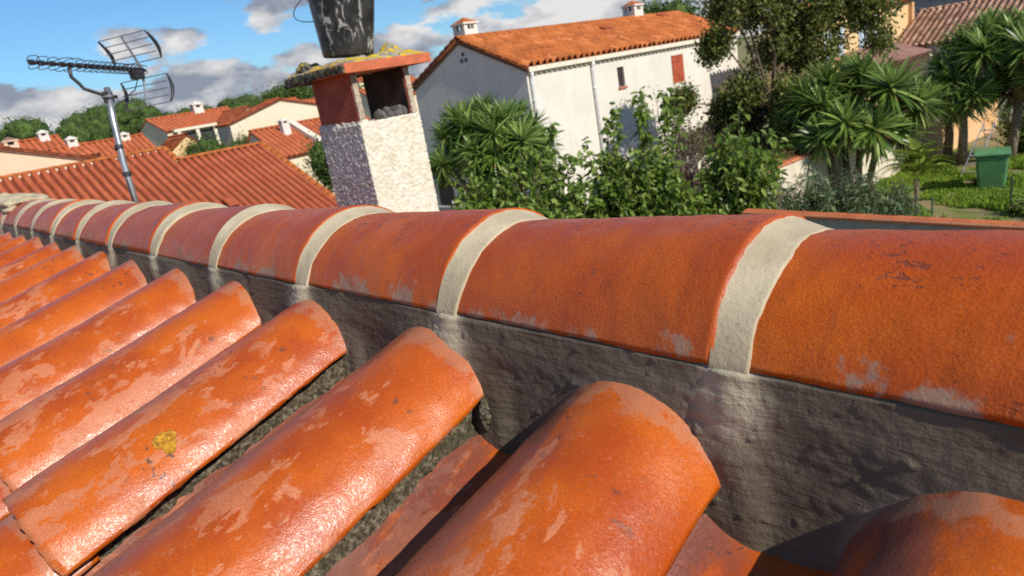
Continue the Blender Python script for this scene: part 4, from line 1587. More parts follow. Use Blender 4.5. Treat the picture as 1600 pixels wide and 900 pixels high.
def chimney():
    o = empty("chimney", (-4.27, 2.11, 5.0), "white roughcast chimney with terracotta flue walls and mossy slab, behind the ridge", "chimney")
    x0, x1, y0, y1 = -0.285, 0.27, -0.245, 0.245
    zt = 0.875
    noisy_box("rendered_base", x0, x1, y0, y1, -0.15, zt, MAT['roughcast'], o, 0.006, 0.0042, 75, 4, side_mat=MAT['roughcast_grey'])
    noisy_box("mortar_collar", x0 + 0.004, x1 - 0.012, y0 + 0.006, y0 + 0.075, zt - 0.012, zt + 0.02, MAT['roughcast'], o, 0.008, 0.008, 30, 9)
    z1 = zt + 0.315
    t = 0.045
    # two upright terracotta slabs, their long sides grooved
    for sgn, yy in ((-1, y0 + 0.012), (1, y1 - 0.012 - t)):
        pr = [(yy, zt), ]
        outer = []
        nz = 22
        for k in range(nz):
            za, zb_ = zt + (z1 - zt) * k / nz, zt + (z1 - zt) * (k + 1) / nz
            dpt = 0.0045
            outer += [(0.0, za), (0.0, za + (zb_ - za) * 0.62), (dpt, za + (zb_ - za) * 0.70), (dpt, zb_ - (zb_ - za) * 0.08)]
        outer.append((0.0, z1))
        left = [(yy + d_, z_) for d_, z_ in outer]
        right = [(yy + t - d_, z_) for d_, z_ in reversed(outer)]
        p = MB().prism(left + right, 'x', x0 + 0.03, x1 - 0.03).build("flue_wall", MAT['flue'], o)
        noisy_box("broken_edge", x1 - 0.032, x1 - 0.012, yy + 0.001, yy + t + 0.004, zt, z1 - 0.004, MAT['panel_edge'], p, 0.007, 0.006, 40, 21)
        # inner faces of the flue
        inner_y = yy + t + 0.002 if sgn < 0 else yy - 0.006
        MB().box(x0 + 0.035, x1 - 0.034, inner_y, inner_y + 0.004, zt, z1 - 0.002).build("soot_lining", MAT['soot'], p)  # dark sheet, the shade inside the flue put into its colour
    # burnt mortar heap in the opening
    for k, (yy, s) in enumerate(((-0.04, 0.040), (0.03, 0.055), (0.10, 0.060), (0.155, 0.045), (0.07, 0.05))):
        lump("rubble", (x1 - 0.06 - 0.03 * (k % 2), yy, zt + 0.018), (0.05, 0.045, s), MAT['soot_rubble'], o, 31 + k, 3)
    # slab, its left end overgrown
    sz = z1
    MB().box(-0.10, 0.345, -0.315, 0.37, sz, sz + 0.062).build("slab", MAT['slab'], o, bevel=0.004)
    noisy_box("mossy_slab", -0.47, -0.103, -0.325, 0.36, sz - 0.004, sz + 0.055, MAT['slab_moss'], o, 0.012, 0.008, 30, 6)
    noisy_box("moss_edge", -0.11, 0.343, -0.332, -0.314, sz + 0.004, sz + 0.058, MAT['slab_moss'], o, 0.010, 0.006, 34, 8)
    # mortar haunch on the slab
    n1, n2 = 90, 80
    a, b = np.meshgrid(np.linspace(-0.45, 0.335, n1), np.linspace(-0.305, 0.36, n2), indexing='ij')
    ed = np.minimum(np.minimum(a + 0.45, 0.335 - a) / 0.10, np.minimum(b + 0.305, 0.36 - b) / 0.08)
    hgt = 0.034 * np.clip(ed, 0, 1) ** 0.6
    P = np.stack([a, b, np.zeros_like(a)], -1)
    hgt = hgt + 0.016 * np.clip(ed, 0, 1) * fbm(P * 11.0, 4, 61)
    hgt = hgt + 0.085 * np.exp(-(((a - 0.05) / 0.10) ** 2 + ((b - 0.26) / 0.075) ** 2)) + 0.02 * np.exp(-(((a - 0.2) / 0.1) ** 2 + ((b - 0.15) / 0.08) ** 2))
    hgt = np.clip(hgt, 0.001, 1)
    V = np.stack([a, b, sz + 0.058 + hgt], -1).reshape(-1, 3)
    link("mortar_haunch", make_mesh(V, grid_faces(n1, n2, 0, True), MAT['moss_top'], True, "mortar_haunch"), o)
    for k, (xx, yy, s) in enumerate(((-0.33, -0.22, 0.055), (-0.40, -0.10, 0.05), (-0.24, -0.25, 0.04))):
        lump("dark_stone", (xx, yy, sz + 0.085), (s * 1.2, s, s * 0.95), MAT['slab_moss'], o, 71 + k, 4)
    return o


chimney()


def bucket():
    m = M("paint_stained_black_plastic")
    v = m.coords()
    st = m.noise(m.coords(scale=(1.0, 1.0, 0.42)), 21.0, 7, 0.68, 0.7)
    band = m.noise(v, 4.5, 2)
    f = m.step(m.math('ADD', st, m.math('MULTIPLY', band, 0.34)), 0.70, 0.79)
    c = m.mix(m.step(m.noise(v, 9.0, 4), 0.35, 0.7), (0.012, 0.012, 0.013), (0.05, 0.048, 0.045))
    c = m.mix(m.math('MULTIPLY', f, 0.85), c, (0.42, 0.40, 0.37))
    mat = m.out(c, m.step(st, 0.4, 0.7, 0.35, 0.7), m.bump(f, 0.25, 0.003), 0.5)
    o = empty("bucket", (-4.33, 2.10, 6.315), "black builder's bucket splashed with pale mortar, standing on the chimney slab", "bucket")
    o.rotation_euler = (-0.075, 0.065, 0)
    r0, r1, h = 0.172, 0.228, 0.43
    prof = [(0.0, 0.0), (r0 - 0.014, 0.0), (r0 - 0.004, 0.004), (r0, 0.014)]
    prof += [(r0 + (r1 - r0) * t, 0.014 + (h - 0.014) * t) for t in np.linspace(0.1, 1, 8)]
    prof += [(r1 + 0.012, h - 0.004), (r1 + 0.013, h + 0.008), (r1 - 0.002, h + 0.010)]
    prof += [(r1 - 0.006 + (r0 - r1) * t, h - (h - 0.012) * t) for t in np.linspace(0.02, 1, 6)] + [(0.0, 0.012)]
    MB().lathe(prof, 56).build("body", mat, o, smooth=True)
    MB().lathe([(r0 + 0.048, 0.37), (r0 + 0.055, 0.37), (r0 + 0.057, 0.382), (r0 + 0.050, 0.382)], 56).build("rib", mat, o, smooth=True)
    hm = plain("galvanised_wire", (0.20, 0.22, 0.24), 0.4, 0.8)
    # bail hangs down on the left side, hinged at two ears
    ax = Vector((0.60, 0.80, 0)).normalized()
    out = Vector((-0.80, -0.35, 0)).normalized()
    pts = []
    for t in np.linspace(0, PI, 22):
        q = ax * (0.234 * math.cos(t)) + out * (0.285 * math.sin(t)) + Vector((0, 0, 0.40 - 0.15 * math.sin(t)))
        pts.append(q)
    hd = MB().tube(pts, 0.0035, 6).build("handle", hm, o, smooth=True)
    e = MB()
    for s in (-1, 1):
        c_ = ax * (0.226 * s)
        e.tube([c_ * 0.95 + Vector((0, 0, 0.40)), c_ * 1.06 + Vector((0, 0, 0.40))], 0.018, 12)
    e.build("ear", mat, hd)


bucket()


# ------------------------------------------------------------------ television antenna
def antenna():
    steel = plain("galvanised_mast", (0.42, 0.41, 0.40), 0.35, 0.7, bump=0.1)
    dark = plain("weathered_aluminium", (0.075, 0.07, 0.07), 0.45, 0.5)
    black = plain("black_plastic", (0.025, 0.026, 0.03), 0.5)
    rod = plain("thin_rod", (0.30, 0.31, 0.33), 0.45, 0.5)
    base = Vector((-4.60, 0.585, 5.45))
    o = empty("tv_antenna", base, "rooftop television antenna with grid reflector on a slightly bent grey mast", "antenna")
    L = lambda p: Vector(p) - base
    mast = MB().tube([L((-4.595, 0.578, 5.45)), L((-4.60, 0.583, 5.72)), L((-4.612, 0.590, 5.90)), L((-4.655, 0.622, 6.15)), L((-4.70, 0.655, 6.335))], 0.0185, 14).build("mast", steel, o, smooth=True)
    MB().tube([L((-4.603, 0.585, 5.82)), L((-4.606, 0.587, 5.845))], 0.0235, 14).build("band", black, mast)
    MB().tube([L((-4.603, 0.585, 5.98)) + Vector((-0.018, 0.008, 0)), L((-4.612, 0.59, 6.0)) + Vector((-0.018, 0.008, 0))], 0.0235, 14).build("band", black, mast)
    tip, rear = Vector((-4.556, 0.283, 6.503)), Vector((-4.905, 0.965, 6.425))
    bd = (rear - tip)
    bl = bd.length
    bd.normalize()
    E_ = Vector((-bd.y, bd.x, 0)).normalized()
    if E_.x < 0:
        E_ = -E_
    U_ = E_.cross(bd).normalized()
    if U_.z < 0:
        U_ = -U_
    b = MB()
    r_ = 0.009
    for sgn in (0,):
        pts = [tip, rear]
        b.tube([L(p) for p in pts], 0.0105, 4)
    boom = b.build("boom", dark, o)
    # X shaped director loops, closer together towards the reflector
    fr = [0.02, 0.09, 0.17, 0.25, 0.32, 0.39, 0.45, 0.50, 0.55, 0.60, 0.645, 0.69, 0.73, 0.77, 0.81, 0.85, 0.885, 0.92, 0.955]
    for k, t in enumerate(fr):
        c = tip.lerp(rear, t)
        hw = (0.080 if k in (3, 4) else 0.046) - 0.008 * t
        hh = 0.024 - 0.007 * t
        for s in (1, -1):
            pts = []
            for a in np.linspace(-0.5 * PI, 0.5 * PI, 9):
                pts.append(L(c + E_ * (hw * math.sin(a) * 1.0) + U_ * (s * (0.010 + hh * abs(math.cos(a)) ** 0.5)) + bd * (0.012 * abs(math.sin(a)))))
            MB().tube(pts, 0.0024, 5).build("director", dark, o, smooth=True)
        MB().tube([L(c - bd * 0.012), L(c + bd * 0.012)], 0.016, 6).build("clip", black, boom)
    # balun box
    q = tip.lerp(rear, 0.90) - U_ * 0.03
    bx = MB().box(-0.035, 0.035, -0.028, 0.028, -0.026, 0.022).build("balun_box", black, o, L(q), (0, 0, math.atan2(bd.y, bd.x)), bevel=0.006)
    # corner reflector: two grids of rods
    W = 0.19
    for s, nr, fwd, hgt in ((1, 5, -0.10, 0.185), (-1, 5, -0.02, 0.21)):
        hub = rear - bd * 0.03 + U_ * (0.012 * s)
        top = hub + U_ * (s * hgt) + bd * fwd
        sp = MB().tube([L(hub), L(top)], [0.009, 0.006], 6).build("reflector_spine", rod, o)
        for k in range(nr):
            t = 0.18 + 0.82 * k / (nr - 1)
            c = hub.lerp(top, t)
            MB().tube([L(c - E_ * W), L(c + E_ * W)], 0.0032, 5).build("reflector_rod", rod, o)
        for e in (-1, 1):
            pts, rr = [], []
            for t in np.linspace(0.18, 1.0, 9):
                bow = 0.030 * math.sin((t - 0.18) / 0.82 * PI)
                pts.append(L(hub.lerp(top, t) + E_ * (e * (W + 0.004)) + bd * bow))
                rr.append(0.005 + 0.007 * math.sin((t - 0.18) / 0.82 * PI))
            MB().tube(pts, rr, 6).build("reflector_end", black, o, smooth=True)
    # bent support arm from the mast head to the boom
    arm_b = tip.lerp(rear, 0.30) - U_ * 0.012
    mh = Vector((-4.685, 0.642, 6.285))
    pts = [mh + bd * 0.06 - U_ * 0.0, mh, mh.lerp(arm_b - U_ * 0.10, 0.7), arm_b - U_ * 0.09 + bd * 0.04, arm_b - U_ * 0.055, arm_b]
    MB().tube([L(p) for p in pts], 0.0105, 8).build("support_arm", dark, o, smooth=True)
    ub = []
    for a in np.linspace(0, PI, 9):
        ub.append(L(mh + Vector((0.030 * math.cos(a), 0.018 * math.cos(a), 0.0)) + Vector((0.02, -0.03, 0)) * math.sin(a)))
    MB().tube(ub, 0.005, 6).build("u_bolt", steel, o)
    MB().box(-0.03, 0.03, -0.012, 0.012, -0.035, 0.03).build("mast_clamp", dark, o, L(mh), (0, 0, math.atan2(bd.y, bd.x)), bevel=0.004)
    MB().tube([L(q) + Vector((0, 0, -0.02)), L(q) + Vector((0.04, -0.05, -0.09)), L(mh) + Vector((0.03, -0.01, -0.08)), L((-4.640, 0.600, 6.1)), L((-4.585, 0.570, 5.75)), L((-4.57, 0.56, 5.45))], 0.0035, 6).build("cable", black, o, smooth=True)


antenna()

# ------------------------------------------------------------------ vegetation
MAT['bark'] = plain("bark", (0.14, 0.10, 0.07), 0.95, var=0.35, scale=10, bump=0.8, bscale=30)
MAT['bark_pale'] = plain("yucca_bark", (0.26, 0.19, 0.13), 0.95, var=0.3, scale=9, bump=0.8, bscale=25)
MAT['dead'] = leaf_mat("dead_leaf", (0.10, 0.055, 0.025), (0.22, 0.12, 0.05), (0.36, 0.21, 0.09), 0.15, 0.8)
MAT['yucca'] = leaf_mat("yucca_leaf", (0.040, 0.085, 0.013), (0.135, 0.225, 0.038), (0.38, 0.48, 0.13), 0.30, 0.32)
MAT['shrub'] = leaf_mat("broad_leaf", (0.055, 0.115, 0.014), (0.17, 0.265, 0.038), (0.36, 0.46, 0.11), 0.45, 0.36)
MAT['olive'] = leaf_mat("olive_brown_leaf", (0.045, 0.070, 0.014), (0.125, 0.165, 0.034), (0.29, 0.28, 0.07), 0.42, 0.5)
MAT['oleander'] = leaf_mat("grey_green_leaf", (0.040, 0.078, 0.028), (0.11, 0.175, 0.07), (0.27, 0.35, 0.17), 0.35, 0.45)
MAT['pine'] = leaf_mat("pine_needles", (0.040, 0.075, 0.012), (0.080, 0.135, 0.020), (0.14, 0.20, 0.034), 0.25, 0.7)
MAT['grass'] = leaf_mat("grass_blade", (0.13, 0.24, 0.02), (0.24, 0.38, 0.035), (0.38, 0.50, 0.08), 0.5, 0.6)
MAT['drytwig'] = leaf_mat("dry_twig_leaf", (0.075, 0.050, 0.042), (0.135, 0.095, 0.080), (0.22, 0.165, 0.13), 0.2, 0.8)
MAT['cycad'] = leaf_mat("cycad_frond", (0.08, 0.14, 0.015), (0.20, 0.28, 0.03), (0.42, 0.46, 0.08), 0.3, 0.35)
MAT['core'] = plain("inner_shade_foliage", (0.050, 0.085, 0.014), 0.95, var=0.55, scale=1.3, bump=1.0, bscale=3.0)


def unit(A):
    return A / (np.linalg.norm(A, axis=-1, keepdims=True) + 1e-9)


def leaves_mesh(P, A, N, L, Wd, mat, fold=0.22, droop=0.12):
    """each leaf: two folded quads from base to tip"""
    n = len(P)
    A = unit(A)
    S = unit(np.cross(A, N))
    N = unit(np.cross(S, A))
    L = np.asarray(L).reshape(-1, 1) * np.ones((n, 1))
    Wd = np.asarray(Wd).reshape(-1, 1) * np.ones((n, 1))
    tip = P + A * L - N * L * droop
    m1, m2 = P + A * L * 0.33, P + A * L * 0.68 - N * L * droop * 0.35
    up = N * Wd * fold
    V = np.stack([P, m1 + S * Wd * 0.5 + up, m2 + S * Wd * 0.42 + up * 0.9, tip, m2 - S * Wd * 0.42 + up * 0.9, m1 - S * Wd * 0.5 + up], 1).reshape(-1, 3)
    b = (np.arange(n) * 6)[:, None]
    F = np.concatenate([b + np.array([[0, 3, 2, 1]]), b + np.array([[0, 5, 4, 3]])], 0)
    return make_mesh(V, F, mat, False, "foliage")


def rand_dir(n, rng):
    return unit(rng.normal(size=(n, 3)))


def rosette_mesh(n, L, W, mat, seed, low=-0.75, segs=4):
    """stiff sword leaves radiating from one point"""
    rng = np.random.default_rng(seed)
    el = np.arcsin(np.clip(rng.uniform(low, 0.98, n), -1, 1))
    az = np.arange(n) * 2.39996 + rng.normal(0, 0.15, n)
    D = np.stack([np.cos(el) * np.cos(az), np.cos(el) * np.sin(az), np.sin(el)], 1)
    Ls = L * rng.uniform(0.78, 1.12, n) * (0.86 + 0.14 * np.cos(el))
    S = unit(np.cross(D, np.array([0, 0, 1.0]) + rng.normal(0, 0.15, (n, 3))))
    Nn = np.cross(S, D)
    t = np.linspace(0, 1, segs + 1)
    wprof = np.interp(t, [0, 0.12, 0.5, 0.8, 1], [0.6, 0.9, 1.0, 0.62, 0.05])
    sag = rng.uniform(0.02, 0.16, n)
    V = np.zeros((n, segs + 1, 2, 3))
    for k in range(segs + 1):
        c = D * (Ls * t[k])[:, None] + np.array([0, 0, -1.0]) * (Ls * sag * t[k] ** 2.2)[:, None]
        c = c + D * 0.03
        V[:, k, 0] = c + S * (W * wprof[k] * 0.5) + Nn * W * 0.12 * wprof[k]
        V[:, k, 1] = c - S * (W * wprof[k] * 0.5) + Nn * W * 0.12 * wprof[k]
    F = []
    b = np.arange(n) * (segs + 1) * 2
    for k in range(segs):
        a = b + k * 2
        F.append(np.stack([a, a + 1, a + 3, a + 2], 1))
    return make_mesh(V.reshape(-1, 3), np.concatenate(F), mat, False, "leaf_rosette")


ROS = [rosette_mesh(130, 0.66, 0.056, MAT['yucca'], 600 + k) for k in range(4)]
SKIRT = []
for k in range(2):
    me = rosette_mesh(60, 0.50, 0.042, MAT['dead'], 640 + k, low=-0.99)
    co = np.zeros(len(me.vertices) * 3)
    me.vertices.foreach_get("co", co)
    co = co.reshape(-1, 3)
    co[:, 2] = -np.abs(co[:, 2]) - 0.1 * np.hypot(co[:, 0], co[:, 1])
    co[:, :2] *= 0.55
    me.vertices.foreach_set("co", co.ravel())
    SKIRT.append(me)


def yucca(label, base, heads, seed, scale=1.0, trunk_r=0.12, bases=None, fork=0.62):
    rng = random.Random(seed)
    o = empty("yucca", base, label, "yucca")
    bases = [Vector((q[0], q[1], 0)) for q in (bases or [(0, 0)])]
    hs = [Vector(h) - Vector(base) for h in heads]
    owner = [min(range(len(bases)), key=lambda i: (bases[i].x - h.x) ** 2 + (bases[i].y - h.y) ** 2) for h in hs]
    forks = {}
    for i, b in enumerate(bases):
        mine = [h for h, w in zip(hs, owner) if w == i]
        if not mine:
            continue
        c = sum(mine, Vector((0, 0, 0))) / len(mine)
        f = Vector((b.x + (c.x - b.x) * 0.35, b.y + (c.y - b.y) * 0.35, c.z * fork))
        forks[i] = f
        MB().tube([b, b.lerp(f, 0.5) + Vector((rng.uniform(-.06, .06), rng.uniform(-.06, .06), 0)), f], [trunk_r * 1.2, trunk_r, trunk_r * 0.9], 10).build("trunk", MAT['bark_pale'], o, smooth=True)
    for k, hp in enumerate(hs):
        f = forks[owner[k]]
        m = f.lerp(hp, 0.5)
        m.z -= 0.10
        MB().tube([f + Vector((0, 0, -0.1)), m, hp], [trunk_r * 0.7, trunk_r * 0.55, trunk_r * 0.45], 7).build("branch", MAT['bark_pale'], o, smooth=True)
        dv = hp - f
        tl = min(0.95, math.atan2(math.hypot(dv.x, dv.y), max(0.2, dv.z)) * 0.75)
        az = math.atan2(dv.y, dv.x)
        s = scale * rng.uniform(0.9, 1.12)
        r = link("leaf_rosette", ROS[k % 4], o, hp, Euler((0, tl, az), 'XYZ'), (s, s, s))
        r["kind"] = "stuff"
        d = link("dead_leaf_skirt", SKIRT[k % 2], o, hp + Vector((0, 0, -0.06)), (0, tl * 0.4, az + rng.uniform(0, 6)), (s, s, s * 1.0))
        d["kind"] = "stuff"
    return o


def ell_heads(c, r, n, seed, zmin=-0.5, gap=0.62):
    rng = random.Random(seed)
    out = []
    k = 0
    while len(out) < n and k < 4000:
        k += 1
        a = rng.uniform(0, 2 * PI)
        z = rng.uniform(zmin, 1)
        q = math.sqrt(1 - z * z) * rng.uniform(0.72, 1.0)
        p = Vector((c[0] + r[0] * q * math.cos(a), c[1] + r[1] * q * math.sin(a), c[2] + r[2] * z))
        if all((p - o).length > gap for o in out):
            out.append(p)
    return out


yucca("rounded yucca with dead brown leaves in front of the shaded gable", (-12.9, 10.9, 0), ell_heads((-13.0, 10.9, 4.25), (1.42, 1.35, 1.05), 38, 3, -0.45, 0.40), 21, 0.92, 0.14)
yucca("wide many-headed yucca on slim trunks in the middle of the garden", (-9.0, 23.0, 0),
      ell_heads((-9.05, 23.1, 2.75), (2.0, 1.8, 1.55), 22, 5, -0.35, 0.75), 22, 1.5, 0.11, [(-0.35, -0.3), (0.1, 0.3), (0.45, 0.0), (-0.1, 0.1)])
yucca("tall yucca with brown trunks above the ladder at the right edge", (-7.3, 29.6, 0),
      ell_heads((-6.4, 29.8, 3.15), (2.3, 1.9, 1.6), 30, 8, -0.4, 0.66), 23, 1.5, 0.15, [(-0.85, 0.6), (-0.25, 0.2), (1.2, 0.6)])


def shrub(name, label, base, lobes, shoots, seed, leaf=(0.16, 0.24), wr=0.46, per=31, tall=(), mat=None, cat="shrub", droop=0.22, bunch=0.15):
    """arching stems; leaves strung along their outer part"""
    rng = np.random.default_rng(seed)
    o = empty(name, base, label, cat)
    base = np.array(base, float)
    stems = MB()
    P, A, N = [], [], []
    ends = []
    wts = np.array([l[2] for l in lobes], float)
    wts /= wts.sum()
    for k in range(shoots):
        l = lobes[rng.choice(len(lobes), p=wts)]
        d = rand_dir(1, rng)[0]
        d[2] = abs(d[2]) * 0.9 if rng.random() < 0.75 else d[2]
        e = np.array(l[0]) + d * np.array(l[1]) * rng.uniform(0.55, 1.0)
        st = np.array([l[0][0] + rng.uniform(-.25, .25), l[0][1] + rng.uniform(-.25, .25), max(0.0, l[0][2] - l[1][2] * 1.0)])
        ends.append((st, e))
    for tp in tall:
        tp = np.array(tp, float)
        st = tp + np.array([rng.uniform(-.2, .2), rng.uniform(-.2, .2), -1.6])
        ends.append((st, tp))
    for si, (st, e) in enumerate(ends):
        m = (st + e) / 2 + np.array([0, 0, 0.25 * np.linalg.norm(e - st)]) * 0.5 + rng.normal(0, 0.06, 3)
        t = np.linspace(0, 1, 7)[:, None]
        C = (1 - t) ** 2 * st + 2 * t * (1 - t) * m + t * t * e
        stems.tube([tuple(c - base) for c in C[::2]], [0.014, 0.011, 0.008, 0.004], 4, False)
        n = int(per * (1.5 if si >= shoots else rng.uniform(0.7, 1.2)))
        tt = rng.uniform(0.18, 1.0, n)[:, None]
        q = (1 - tt) ** 2 * st + 2 * tt * (1 - tt) * m + tt * tt * e + rng.normal(0, bunch * 0.35, (n, 3))
        a = rng.normal(0, 1, (n, 3))
        a[:, 2] = a[:, 2] * 0.5 - 0.45
        P.append(q); A.append(unit(a))
        nn = rng.normal(0, 0.55, (n, 3)); nn[:, 2] += 1.0
        N.append(unit(nn))
    P, A, N = map(np.concatenate, (P, A, N))
    L = rng.uniform(leaf[0], leaf[1], len(P))
    stems.build("stems", MAT['bark'], o)
    f = link("foliage", leaves_mesh(P - base, A, N, L, L * wr, mat or MAT['shrub'], droop=droop), o)
    f["kind"] = "stuff"
    return o


shrub("leafy_shrub", "dense broad-leaved shrub in front of the yucca by the shaded gable", (-10.7, 10.0, 0),
      [((-10.75, 10.15, 3.1), (1.25, 1.25, 1.7), 3), ((-10.2, 10.1, 2.3), (1.0, 1.0, 1.2), 2), ((-11.6, 9.2, 3.3), (0.75, 0.7, 1.0), 0.7)], 190, 31, (0.14, 0.25),
      tall=[(-11.75, 9.1, 4.45), (-12.0, 9.0, 4.1), (-10.5, 10.6, 5.0)])
shrub("leafy_shrub", "thin broad-leaved shrub with gaps showing the white facade behind", (-9.75, 10.8, 0),
      [((-9.95, 10.75, 2.5), (0.65, 0.65, 1.5), 2), ((-9.6, 11.4, 3.2), (0.55, 0.55, 1.3), 2)], 120, 32, (0.15, 0.24),
      tall=[(-9.75, 11.55, 4.85), (-9.62, 11.7, 5.0), (-9.95, 10.9, 4.4), (-10.1, 10.8, 4.15)])
shrub("leafy_shrub", "tall broad-leaved shrub with two upright shoots before the white facade", (-8.9, 11.7, 0),
      [((-9.0, 11.7, 2.9), (0.95, 0.95, 1.6), 3), ((-8.6, 12.2, 2.6), (0.9, 0.9, 1.3), 2)], 190, 33, (0.14, 0.25),
      tall=[(-9.30, 12.15, 5.25), (-9.18, 12.28, 5.3), (-8.85, 12.6, 5.15), (-8.78, 12.75, 5.05), (-9.22, 12.2, 4.9), (-8.9, 12.6, 4.8)])
shrub("leafy_shrub", "broad-leaved shrub beside the cream wall where the tiled coping starts", (-7.7, 13.3, 0),
      [((-7.75, 13.3, 3.0), (0.95, 0.95, 1.5), 3), ((-8.2, 12.7, 2.2), (0.7, 0.7, 0.9), 1.2)], 140, 34, (0.14, 0.25),
      tall=[(-7.75, 13.6, 4.6), (-7.2, 13.9, 4.0), (-7.05, 14.0, 3.75)])
shrub("oleander_bush", "grey-green narrow-leaved bush spreading below the middle yucca", (-7.8, 18.5, 0),
      [((-8.9, 17.2, 1.3), (0.8, 0.9, 1.3), 2), ((-8.2, 18.0, 1.2), (0.9, 0.9, 1.35), 3), ((-7.3, 18.8, 1.05), (0.9, 0.9, 1.3), 3), ((-6.6, 19.6, 0.75), (0.7, 0.7, 1.0), 1.5)], 420, 35, (0.15, 0.27), 0.16, per=30, mat=MAT['oleander'], cat="bush", droop=0.05)
shrub("dry_shrub", "leafless grey-brown shrub between the tall shoots and the open tree", (-10.7, 16.3, 0),
      [((-10.7, 16.2, 3.1), (1.1, 1.1, 1.7), 1)], 90, 36, (0.06, 0.11), 0.4, per=26, mat=MAT['drytwig'], bunch=0.35, tall=[(-11.4, 15.2, 4.9), (-11.2, 15.5, 5.1)])
shrub("hedge_shrub", "round green shrub behind the green bin at the right edge", (-5.6, 31.5, 0),
      [((-6.1, 31.6, 0.9), (1.4, 1.3, 1.7), 1), ((-4.6, 31.6, 0.9), (1.5, 1.2, 1.6), 1), ((-3.2, 31, 0.9), (1.2, 1.2, 1.5), 1)], 230, 37, (0.08, 0.15), 0.5, per=34)


def tree_cloud(name, label, base, trunk_top, lobes, n, leaf, mat, seed, cat="tree", core=0.0, trunk_r=0.18, wr=0.5, limbs=True, group=None, gaps=0.0):
    rng = np.random.default_rng(seed)
    o = empty(name, base, label, cat, group)
    B = np.array(base, float)
    tk = MB()
    tt = Vector(trunk_top) - Vector(base)
    tk.tube([(0, 0, -0.1), tuple(tt * 0.5 + Vector((rng.normal(0, .1), rng.normal(0, .1), 0))), tuple(tt)], [trunk_r, trunk_r * 0.8, trunk_r * 0.6], 9)
    if limbs:
        for l in lobes:
            c = Vector(l[0]) - Vector(base)
            m = tt.lerp(c, 0.5) + Vector((0, 0, -0.15))
            tk.tube([tuple(tt * 0.9), tuple(m), tuple(c), tuple(c + Vector((rng.normal(0, 1), rng.normal(0, 1), 1.0)).normalized() * l[1][2] * 0.8)], [trunk_r * 0.5, trunk_r * 0.3, trunk_r * 0.16, 0.012], 6)
    tk.build("trunk", MAT['bark'], o, smooth=True)
    vol = np.array([l[1][0] * l[1][1] + l[1][0] * l[1][2] for l in lobes])
    cnt = (n * vol / vol.sum()).astype(int)
    P, A, N = [], [], []
    for l, k in zip(lobes, cnt):
        # twig clusters spread through the lobe, denser near the surface
        nc = max(6, k // 18)
        d = rand_dir(nc, rng)
        rad = rng.uniform(0.45, 1.03, nc) ** 0.6
        tw = np.array(l[0]) + d * rad[:, None] * np.array(l[1])
        if gaps:
            keep = vnoise(tw * 0.9 + seed, seed) > (gaps - 1.0)
            tw, d = tw[keep], d[keep]
        per = max(4, k // max(1, len(tw)))
        q = np.repeat(tw, per, 0) + rng.normal(0, leaf * 1.5, (len(tw) * per, 3))
        dd = np.repeat(d, per, 0)
        a = unit(dd * 0.5 + rng.normal(0, 0.8, q.shape))
        P.append(q); A.append(a)
        N.append(unit(dd * 0.6 + np.array([0, 0, 0.7]) + rng.normal(0, 0.5, q.shape)))
    P, A, N = map(np.concatenate, (P, A, N))
    L = leaf * rng.uniform(0.7, 1.3, len(P))
    f = link("crown", leaves_mesh(P - B, A, N, L, L * wr, mat), o)
    f["kind"] = "stuff"
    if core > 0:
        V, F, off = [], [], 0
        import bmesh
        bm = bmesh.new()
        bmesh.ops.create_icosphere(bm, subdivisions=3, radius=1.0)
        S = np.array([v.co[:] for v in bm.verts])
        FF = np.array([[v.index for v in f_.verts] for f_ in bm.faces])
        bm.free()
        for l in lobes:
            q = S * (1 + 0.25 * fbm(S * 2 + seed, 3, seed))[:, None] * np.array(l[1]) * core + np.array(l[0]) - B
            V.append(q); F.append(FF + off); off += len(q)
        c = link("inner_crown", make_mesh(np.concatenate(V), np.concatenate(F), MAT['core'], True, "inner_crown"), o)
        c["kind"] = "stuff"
    return o


# open brownish tree in front of the yellow house
rl = random.Random(4)
lob = []
for (px, py, pz, r) in [(-13.75, 22.8, 4.5, 0.8), (-13.3, 23.4, 5.6, 1.0), (-12.9, 24.0, 6.7, 1.3), (-12.2, 24.9, 7.4, 1.2), (-11.4, 25.8, 6.9, 1.2), (-10.5, 26.7, 6.6, 1.1), (-9.7, 27.6, 6.2, 0.9), (-13.0, 23.4, 4.0, 1.1), (-12.1, 24.5, 5.2, 1.2), (-11.1, 25.6, 5.4, 1.1), (-12.6, 23.5, 3.0, 1.1), (-13.5, 22.8, 3.2, 0.9), (-9.5, 27.8, 5.1, 0.6), (-12.0, 23.6, 3.9, 0.9), (-11.6, 24.2, 3.0, 0.9), (-13.2, 23.6, 7.2, 0.8), (-14.2, 23.4, 3.2, 0.9), (-13.9, 23.8, 2.4, 0.9), (-13.2, 23.9, 1.9, 0.9), (-13.9, 22.3, 3.6, 0.9), (-13.3, 22.6, 2.9, 0.9), (-14.15, 22.0, 4.0, 0.7), (-13.0, 22.9, 3.7, 0.9), (-12.4, 23.3, 2.6, 1.0), (-14.3, 21.9, 2.9, 0.7)]:
    lob.append(((px, py, pz), (r, r, r * 0.8)))
tree_cloud("open_tree", "open brownish-green tree with dark branches before the yellow house", (-12.4, 24.4, 0), (-12.3, 24.5, 3.6), lob, 52000, 0.13, MAT['olive'], 41, trunk_r=0.15, wr=0.62, gaps=0.82)

